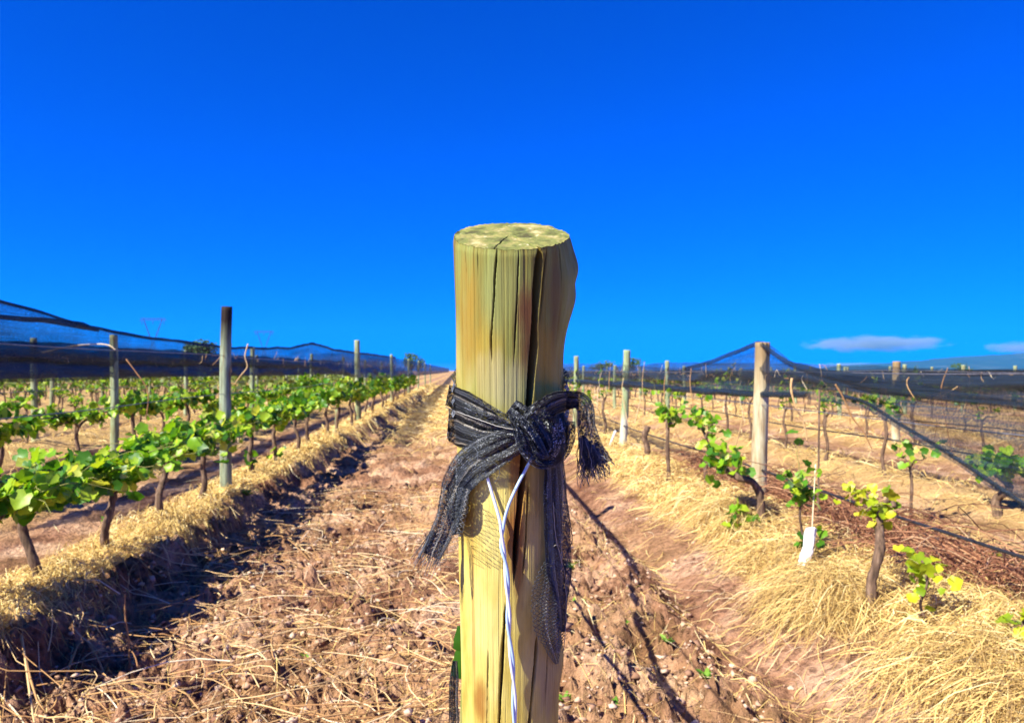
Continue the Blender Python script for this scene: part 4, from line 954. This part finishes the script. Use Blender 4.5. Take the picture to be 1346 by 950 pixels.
for p0 in prot + prot_s:
    for ch in list(p0.children): bpy.data.objects.remove(ch)
    bpy.data.objects.remove(p0)

def distant_vines(sign, label):
    V, Fq, TP = [], [], []
    pos, siz = [], []
    for r_ in range(2, 20):
        x0 = (L1 - SP * r_) if sign < 0 else (R1 + SP * r_)
        yv = np.arange(max(26 if r_ < 6 else 12, abs(x0) * 0.75), 130, 1.35) + rng.normal(0, .2, len(np.arange(max(26 if r_ < 6 else 12, abs(x0) * 0.75), 130, 1.35)))
        for y in yv:
            x = x0 + K * y; n = 8 if sign < 0 else 6
            pos.append(rng.normal(0, 1, (n, 3)) * (0.16, 0.42, 0.17) + (x, y, 0.80 if sign < 0 else 0.85)); siz.append(rng.uniform(0.10, 0.20, n) * (1 + y / 120))
            TP.append([(x, y, 0), (x + rng.normal(0, .03), y, 0.35), (x, y + rng.normal(0, .1), 0.7)])
    pos = np.concatenate(pos); siz = np.concatenate(siz); n = len(pos); Fm = leaf_frames(n)
    Q = np.array([(-.5, 0, 0), (.5, 0, 0.05), (.35, .9, 0), (-.35, .9, .05)])
    Vv = pos[:, None] + siz[:, None, None] * np.einsum('nij,kj->nki', Fm, Q)
    o = obj('distant_vines', mesh_np('distant_vines', Vv, np.arange(n * 4).reshape(-1, 4), smooth=False), M['leaf_far'])
    tag(o, label, kind='stuff')
    Vt, ft = tube_arrays(np.array(TP), 0.03, 4)
    t_ = obj('trunks', mesh_np('trunks', Vt, ft), M['bark'], o); t_['kind'] = 'stuff'
distant_vines(-1, 'far mass of vines beyond the sloping net')
distant_vines(1, 'far mass of sparse vines towards the hills')

# dry canes hanging from the wires
def cane(pts, r0, label, group=None, m='cane', name='dry_cane', r1=None):
    C = spline(np.array(pts, float), 26); b = C[0].copy()
    o = tube(name, C, np.linspace(r0, r1 or r0 * 0.55, 26) * (1 + 0.12 * rng.normal(0, 1, 26)), M[m], 6, None, b)
    return tag(o, label, 'cane', group)
yy = row_y(R1, 1045)
cane([P(1041, 497, yy), P(1040, 512, yy), P(1046, 535, yy), P(1056, 555, yy), P(1061, 580, yy)], 0.010, 'orange-brown dry cane hanging from the wire by the stout tan post')
yy = row_y(R1, 1120)
cane([P(1098, 505, yy), P(1108, 522, yy), P(1120, 548, yy), P(1134, 566, yy), P(1146, 590, yy)], 0.006, 'grey dry cane trailing down under the net roll')
yy = row_y(L1, 303)
cane([P(304, 452, yy), P(300, 470, yy), P(304, 488, yy), P(296, 500, yy), P(312, 505, yy)], 0.007, 'curled dry cane clinging to the dark-headed post')
yy = row_y(L1, 325)
cane([P(326, 452, yy), P(322, 468, yy), P(325, 482, yy), P(316, 494, yy), P(308, 505, yy)], 0.008, 'pale bent cane on the wire beyond the dark-headed post')
yy = row_y(L1, 180) + 0.8
cane([P(166, 472, yy), P(178, 488, yy), P(192, 508, yy), P(195, 525, yy), P(192, 550, yy)], 0.006, 'long thin cane rising out of the leaves before the sloping net')
yy = row_y(L2, 100)
cane([P(55, 464, yy), P(80, 458, yy), P(110, 453, yy), P(140, 453, yy), P(152, 460, yy)], 0.013, 'thick pale cane arching along the wire by the sloping net')
for x0, ys_, nm in ((R1, np.arange(7.6, 17, 0.75), 'the net row'), (R2, np.arange(7.0, 17, 0.8), 'the second netted row'), (R3, np.arange(8.5, 17, 1.0), 'the third netted row')):
    for y in ys_:
        y = y + rng.normal(0, 0.2); q = rb(x0, y, rng.normal(0, 0.06)); h0 = rng.uniform(0.25, 0.6); h1_ = rng.uniform(1.05, 1.4)
        dx, dy = rng.normal(0, 0.10, 2)
        cane([q + (0, 0, h0), q + (dx * .6, dy, h0 + (h1_ - h0) * .4), q + (dx, dy * 1.5, h0 + (h1_ - h0) * .75), q + (dx * .6, dy * 2.4, h1_)], 0.006, 'thin dry upright cane reaching the wire of ' + nm, 'upright canes of ' + nm)
def tendrils(x0, ya, yb, z, n, label):
    t = np.linspace(0, 1, 6)[None]; y = rng.uniform(ya, yb, n)[:, None]; a = rng.uniform(0, 6.28, n)[:, None]; L = rng.uniform(0.04, 0.13, n)[:, None]
    yy = y + np.sin(a + t * rng.normal(0, 3, (n, 1))) * L * t; xx = x0 + K * y + np.cos(a) * L * t * 0.5; zz = z + np.cos(a + t * rng.normal(0, 2.5, (n, 1))) * L * t
    V, f = tube_arrays(np.stack([xx, yy, zz], -1), rng.uniform(0.002, 0.0045, n)[:, None] * np.linspace(1, .5, 6)[None], 4)
    tag(obj('dry_tendrils', mesh_np('dry_tendrils', V, f), M['cane']), label, kind='stuff')
tendrils(L1, 7, 30, 1.56, 50, 'dry tendrils left on the top wire of the leafy row')
tendrils(L2, 6, 30, 1.58, 90, 'dry tendrils left on the wire under the sloping net')
tendrils(R1, 4.2, 20, 1.38, 60, 'dry tendrils left on the wire under the tent-like net')
tendrils(R2, 5, 25, 1.40, 60, 'dry tendrils left on the wire of the second netted row')

# stakes, white sleeve, brace
def stake(px0, py0, px1, py1, r, label, m='stake', name='stake'):
    g = on_ground(px0, py0); top = P(px1, py1, g[1]); b = g.copy()
    o = tube(name, np.linspace(g - (0, 0, .05), top, 8), r, M[m], 8, None, b)
    return tag(o, label, 'stake')
mwt, n, l, p = mat('white_plastic'); p.inputs['Base Color'].default_value = (0.82, 0.83, 0.85, 1); p.inputs['Roughness'].default_value = 0.4; M['white'] = mwt
stake(1064, 748, 1072, 610, 0.004, 'thin straw-coloured stake standing in the white plastic sleeve', 'cane')
yy = row_y(R1, 1075); b0 = rb(R1, yy)
tag(tube('stake', np.linspace(b0 - (0, 0, .05), P(1077, 512, yy), 8), 0.008, M['bark'], 8, None, b0), 'thin dark stake just past the stout tan post', 'stake')
yy = row_y(L1, 442); b0 = rb(L1, yy)
tag(tube('stake', np.linspace(b0 - (0, 0, .05), P(443, 538, yy), 8), 0.035, M['post_green'], 8, None, b0), 'short pale stake in the leafy row before the olive post', 'stake')
g = on_ground(800, 588); yy = g[1]
tag(tube('brace', np.linspace(g, P(809, 566, yy - .1), 8), 0.018, M['white'], 7, None, g), 'short white brace leaning at the foot of the whitened post', 'brace')
# crumpled sleeve
g = on_ground(1053, 752); tt = np.linspace(0, 1, 30); an = np.linspace(0, 2 * np.pi, 33)[:-1]
A, T = np.meshgrid(an, tt)
rr = 0.026 * (1 + 0.20 * np.sin(A * 3 + T * 6) + 0.75 * fbm(np.cos(A) * 2 + 4, np.sin(A) * 2 + T * 5, 8, 3)) * (0.9 + 0.2 * np.sin(T * 2.6))
tp = P(1067, 694, g[1])
V = g[None, None] + T[..., None] * (tp - g) + np.stack([rr * np.cos(A), rr * np.sin(A), 0.012 * fbm(A, T * 4, 3, 2)], -1)
tag(obj('plant_sleeve', mesh_np('plant_sleeve', V - g, grid_faces(30, 32, True)), M['white'], None, g), 'crumpled white plastic sleeve round a young vine in the dry grass', 'sleeve')

# canes and sticks lying in the furrow, each one told apart
def lying(pts, r0, label, group=None, lift=0.02, m='cane', name='vine_cutting'):
    q = []
    for i, p_ in enumerate(pts):
        g = on_ground(p_[0], p_[1]); q.append(g + np.array([0, 0, (p_[2] if len(p_) > 2 else lift)]))
    return cane(q, r0, label, group, m, name)
lying([(300, 935), (345, 905), (400, 880), (450, 868), (520, 862), (590, 850)], 0.0045, 'long pale cane curving across the furrow towards the post', lift=0.03)
lying([(520, 862), (560, 840), (600, 820)], 0.003, 'thin pale cane forking off the long curved one', lift=0.03)
lying([(400, 884), (450, 888), (490, 912), (520, 945), (530, 975)], 0.003, 'dry cane bending down beside the long curved one', lift=0.02)
lying([(280, 778), (300, 788), (318, 798)], 0.005, 'short stout white cane on the dark bank soil', lift=0.02)
lying([(410, 735), (440, 750), (455, 780), (450, 800)], 0.003, 'reddish hooked cane in the middle of the furrow', lift=0.02)
lying([(320, 715), (370, 728), (410, 742), (440, 765), (458, 790)], 0.004, 'pair-making pale cane across the furrow middle', lift=0.03)
lying([(505, 790), (545, 795), (590, 812), (610, 818)], 0.003, 'thin straight cane pointing at the post', lift=0.02)
lying([(360, 840), (400, 838), (440, 850)], 0.003, 'short pale cane above the long curved one', lift=0.015)
lying([(330, 690), (365, 700), (395, 720), (410, 730)], 0.004, 'bleached cane below the straw edge', lift=0.03)
lying([(20, 868), (60, 880), (110, 885), (160, 910), (195, 960), (200, 990)], 0.0055, 'thick brown cane arching over the dark bank end', lift=0.04)
lying([(24, 868), (50, 895), (62, 920), (48, 955), (45, 985)], 0.004, 'white forked twig crooked like an elbow on the bank', lift=0.05)
lying([(24, 868), (15, 885), (0, 905)], 0.0035, 'small white twig pointing off from the forked one', lift=0.05)
lying([(0, 935), (25, 950), (40, 975)], 0.004, 'pale twig low on the bank below the forked one', lift=0.05)
lying([(175, 830), (210, 838), (250, 850)], 0.003, 'thin pale cane lying across the upright white stick', lift=0.02)
lying([(262, 765), (275, 778), (300, 790), (312, 790)], 0.0035, 'white curved cane at the straw berm edge', lift=0.03)
lying([(190, 912), (215, 922), (250, 920), (270, 910)], 0.003, 'grey cane in the shaded hollow', lift=0.015)
lying([(905, 845), (930, 838), (960, 830)], 0.002, 'thin straw-coloured cane on the smooth path', lift=0.01)
gb = on_ground(170, 888); tp = P(164, 780, gb[1] - 0.05)
cane([gb, gb * 0.66 + tp * 0.34 + (0.004, 0, 0), gb * 0.3 + tp * 0.7 + (-.004, 0, 0), tp], 0.005, 'upright white stick poking out of the dark bank', m='cane')
gb = on_ground(213, 675); tp = P(204, 640, gb[1]); cane([gb, gb * 0.5 + tp * 0.5, tp], 0.005, 'short white stick upright in the berm straw')
for k in range(26):
    px, py = rng.uniform(215, 590), rng.uniform(640, 935); a = rng.normal(0.5, 0.5); L = rng.uniform(25, 75) * (py - 480) / 350
    lying([(px + math.cos(a + c * 0.4) * L * c, py + math.sin(a + c * 0.4) * L * c * 0.5) for c in (0, .35, .7, 1)], rng.uniform(0.002, 0.0036), 'short dry cane lying loose in the furrow', 'short canes loose in the furrow', lift=0.02)

# green weeds
def weed(px, py, n, s, label, group=None, key='weed'):
    g = on_ground(px, py); root = empty('weed', g, label, 'weed', group)
    t = np.linspace(0, 1, 4)[None]; a = rng.uniform(0, 6.28, n)[:, None]; L = rng.uniform(0.5, 1, n)[:, None] * s
    Pn = np.stack([np.cos(a) * L * t * 0.7, np.sin(a) * L * t * 0.7, 0.005 + L * (0.9 * t - 0.4 * t ** 2) * rng.uniform(0.4, 1.2, (n, 1))], -1)
    T = norm(np.gradient(Pn, axis=1)); S = norm(np.cross(T, np.array([0, 0, 1.0]) + rng.normal(0, .3, (n, 1, 3)))); w = s * 0.11 * np.array([.5, 1.2, 1.0, .1])[None, :, None]
    V = np.stack([Pn - S * w, Pn + S * w], 2).reshape(-1, 3); f = (grid_faces(4, 2)[None] + (np.arange(n) * 8)[:, None, None]).reshape(-1, 4)
    obj('leaf_tuft', mesh_np('leaf_tuft', V, f, smooth=False), M[key], root)
weed(756, 800, 26, 0.10, 'leafy green weed at the right of the hanging net strip')
weed(748, 745, 16, 0.12, 'upright green weed beside the black hanging strip')
weed(828, 820, 14, 0.05, 'small green weed on the clods by the wire shadow')
weed(877, 860, 18, 0.07, 'bluish green weed by the rut')
weed(928, 892, 16, 0.07, 'dark green weed on the smooth path')
weed(512, 580, 18, 0.16, 'round green weed in the far furrow straw')
weed(808, 925, 18, 0.06, 'yellow-green weed low between the clods')
weed(742, 925, 20, 0.06, 'green weed tuft at the foot of the right-hand clods')
weed(405, 850, 14, 0.07, 'pale green weed above the long curved cane')
weed(700 - 560, 655 + 30, 20, 0.10, 'low green weed under the crooked leafy vine')
weed(325, 660, 30, 0.12, 'low green weed patch at the foot of the dark-headed post')
weed(435, 790, 10, 0.05, 'tiny green weed between the furrow canes')
weed(1200, 825, 16, 0.08, 'green weed sprouting in the dry grass mound')
# broad leaf peeping out behind the post
g = on_ground(604, 930); r0 = empty('vine_shoot', (-0.11, 1.45, Hs(-0.11, 1.45)), 'green vine shoot with a broad leaf peeping out behind the tied post', 'vine')
lfp = P(604, 850, 1.45) - np.array(r0.location)
tube('stem', spline([(0.02, 0, -0.02), (0.015, 0, 0.3), (0.01, 0, 0.55), lfp + (0.01, 0, 0.02)], 24), 0.004, M['shoot'], 6, r0)
for dz, s in ((0.02, 0.055), (-0.03, 0.06)):
    lo = bpy.data.objects.new('leaf', leaf_me['leaf'][1][0]); COL.objects.link(lo); lo.parent = r0
    lo.location = lfp + np.array([0.034, 0, dz]); lo.rotation_euler = (R(-75), R(60), R(10)); lo.scale = (s, s, s)

# ------------------------------------------------------------------ far things: towers, trees, clouds
def tower(px, ytop, D, label):
    h = CAMZ + (HY - ytop) / F * D; s = h / 40.0; x = (px - CX) / F * D
    root = empty('transmission_tower', (x, D, 0), label, 'pylon', None)
    seg = []
    def ln(a, b): seg.append(np.linspace(np.array(a) * s, np.array(b) * s, 2))
    for sx in (-1, 1):
        for sy in (-1, 1):
            ln((sx * 3.5, sy * 3, 0), (sx * 0.8, sy * 0.8, 22)); ln((sx * 0.8, sy * 0.8, 22), (sx * 6.5, sy * 0.5, 38))
        for z in (0, 6, 12, 17): ln((sx * (3.5 - z * .122), -1, z), (-sx * (3.5 - (z + 5) * .122), -1, z + 5))
        ln((sx * 4.0, 0, 31), (sx * 6.5, 0, 38)); ln((sx * 2.2, 0, 26), (sx * 4.6, 0, 33.0)); ln((sx * 6.5, 0, 38), (sx * 6.0, 0, 40))
    ln((-10, 0, 38), (10, 0, 38)); ln((-9, 0, 39.2), (9, 0, 39.2))
    for k in range(-9, 9, 2): ln((k, 0, 38), (k + 1, 0, 39.2)); ln((k + 1, 0, 39.2), (k + 2, 0, 38))
    V, f = tube_arrays(np.stack(seg), 0.11 * s, 4)
    obj('lattice', mesh_np('lattice', V, f), M['tower'], root)
    for k in (-8, 0, 8):
        tube('insulator', np.linspace(np.array([k, 0, 37.9]) * s, np.array([k, 0, 35]) * s, 3), 0.18 * s, M['tower'], 5, root)
tower(201, 417, 560, 'faint lattice power pylon above the sloping net')
tower(347, 434, 780, 'smaller faint power pylon farther along the skyline')
def tree(px, ytop, D, w, label):
    x = (px - CX) / F * D; h = CAMZ + (HY - ytop) / F * D
    root = empty('tree', (x, D, 0), label, 'tree', 'trees on the skyline')
    trunk_tube('trunk', [(0, 0, -.3), (0.1, 0, h * .3), (0, 0.1, h * .6)], 0.05 * h, 0.02 * h, root, n=10)
    n = 700; c = rng.normal(0, 1, (14, 3)) * (w * .28, w * .28, h * .14) + (0, 0, h * .66)
    pos = c[rng.integers(0, 14, n)] + rng.normal(0, 1, (n, 3)) * (w * .11, w * .11, h * .08)
    pos[:, 2] = np.minimum(pos[:, 2], h)
    leaves_tree = leaf_frames(n); V = pos[:, None] + (0.06 * h) * np.einsum('nij,kj->nki', leaves_tree, LT)
    f = (LF[None] + (np.arange(n) * 15)[:, None, None]).reshape(-1, 3)
    o = obj('crown', mesh_np('crown', V, f, smooth=False), M['tree'], root)
for px, yt, D, w in ((266, 447, 160, 5), (250, 450, 170, 4), (832, 471, 130, 3.2), (791, 474, 150, 3.5), (540, 464, 190, 4), (700, 470, 210, 5), (640, 472, 180, 4), (1265, 478, 240, 5)):
    tree(px, yt, D, w, 'small dark bushy tree on the skyline behind the nets')

def cloud(px, py, wpx, hpx, D, dens, label, seed):
    c = P(px, py, D); sx, sz = wpx / F * D / 2, hpx / F * D / 2
    u_ = np.linspace(0, 2 * np.pi, 49)[:-1]; v_ = np.linspace(0.0, np.pi, 25); Vv, Uu = np.meshgrid(v_, u_, indexing='ij')
    rr = 1 + 0.0 * Vv
    V = np.stack([sx * np.sin(Vv) * np.cos(Uu) * rr, sx * 0.5 * np.sin(Vv) * np.sin(Uu) * rr, sz * np.cos(Vv)], -1)
    m = bpy.data.materials.new('cloud'); m.use_nodes = True; n, l = m.node_tree.nodes, m.node_tree.links
    n.remove(n['Principled BSDF']); pv_ = n.new('ShaderNodeVolumePrincipled'); l.new(pv_.outputs[0], n['Material Output'].inputs['Volume'])
    tc = n.new('ShaderNodeTexCoord'); mp = n.new('ShaderNodeMapping'); mp.inputs['Scale'].default_value = (1 / sx, 2 / sx, 1 / sz); l.new(tc.outputs['Object'], mp.inputs[0])
    le = n.new('ShaderNodeVectorMath'); le.operation = 'LENGTH'; l.new(mp.outputs[0], le.inputs[0])
    nz = n.new('ShaderNodeTexNoise'); nz.inputs['Scale'].default_value = 2.2; nz.inputs['Detail'].default_value = 4
    mp2 = n.new('ShaderNodeMapping'); mp2.inputs['Scale'].default_value = (2.2 / sx, 2 / sx, 0.7 / sz); mp2.inputs['Location'].default_value = (seed, seed, 0); l.new(tc.outputs['Object'], mp2.inputs[0]); l.new(mp2.outputs[0], nz.inputs[0])
    ad = n.new('ShaderNodeMath'); ad.operation = 'MULTIPLY_ADD'; ad.inputs[1].default_value = 1.3; l.new(nz.outputs[0], ad.inputs[0]); l.new(le.outputs['Value'], ad.inputs[2])
    mr = n.new('ShaderNodeMapRange'); mr.inputs[1].default_value = 1.45; mr.inputs[2].default_value = 0.55; mr.inputs[4].default_value = dens; l.new(ad.outputs[0], mr.inputs[0])
    l.new(mr.outputs[0], pv_.inputs['Density']); pv_.inputs['Color'].default_value = (1, 1, 1, 1); pv_.inputs['Anisotropy'].default_value = 0.2
    o = obj('cloud', mesh_np('cloud', V, grid_faces(25, 48, True)[:, ::-1]), m, None, c)
    tag(o, label, 'cloud')
cloud(1152, 452, 230, 26, 16000, 0.007, 'long thin white streak of cloud above the hills', 1)
cloud(1135, 482, 170, 14, 17000, 0.007, 'low flat cloud resting on the horizon', 4)
cloud(1345, 457, 130, 20, 18000, 0.005, 'faint cloud wisp over the end of the hills', 7)

# clear air that turns the far hills blue
bx = np.array([(x, y, z) for x in (-16000, 16000) for y in (-60, 9800) for z in (-7.0, 560)], float)
bf = np.array([(0, 1, 3, 2), (4, 6, 7, 5), (0, 4, 5, 1), (2, 3, 7, 6), (0, 2, 6, 4), (1, 5, 7, 3)])
hm = bpy.data.materials.new('haze'); hm.use_nodes = True; n, l = hm.node_tree.nodes, hm.node_tree.links
n.remove(n['Principled BSDF']); hv_ = n.new('ShaderNodeVolumePrincipled'); l.new(hv_.outputs[0], n['Material Output'].inputs['Volume'])
hv_.inputs['Color'].default_value = (0.02, 0.50, 1.0, 1); hv_.inputs['Density'].default_value = 6e-5
tag(obj('haze', mesh_np('haze', bx, bf, smooth=False), hm), 'thin blue air over the vineyard', kind='stuff')
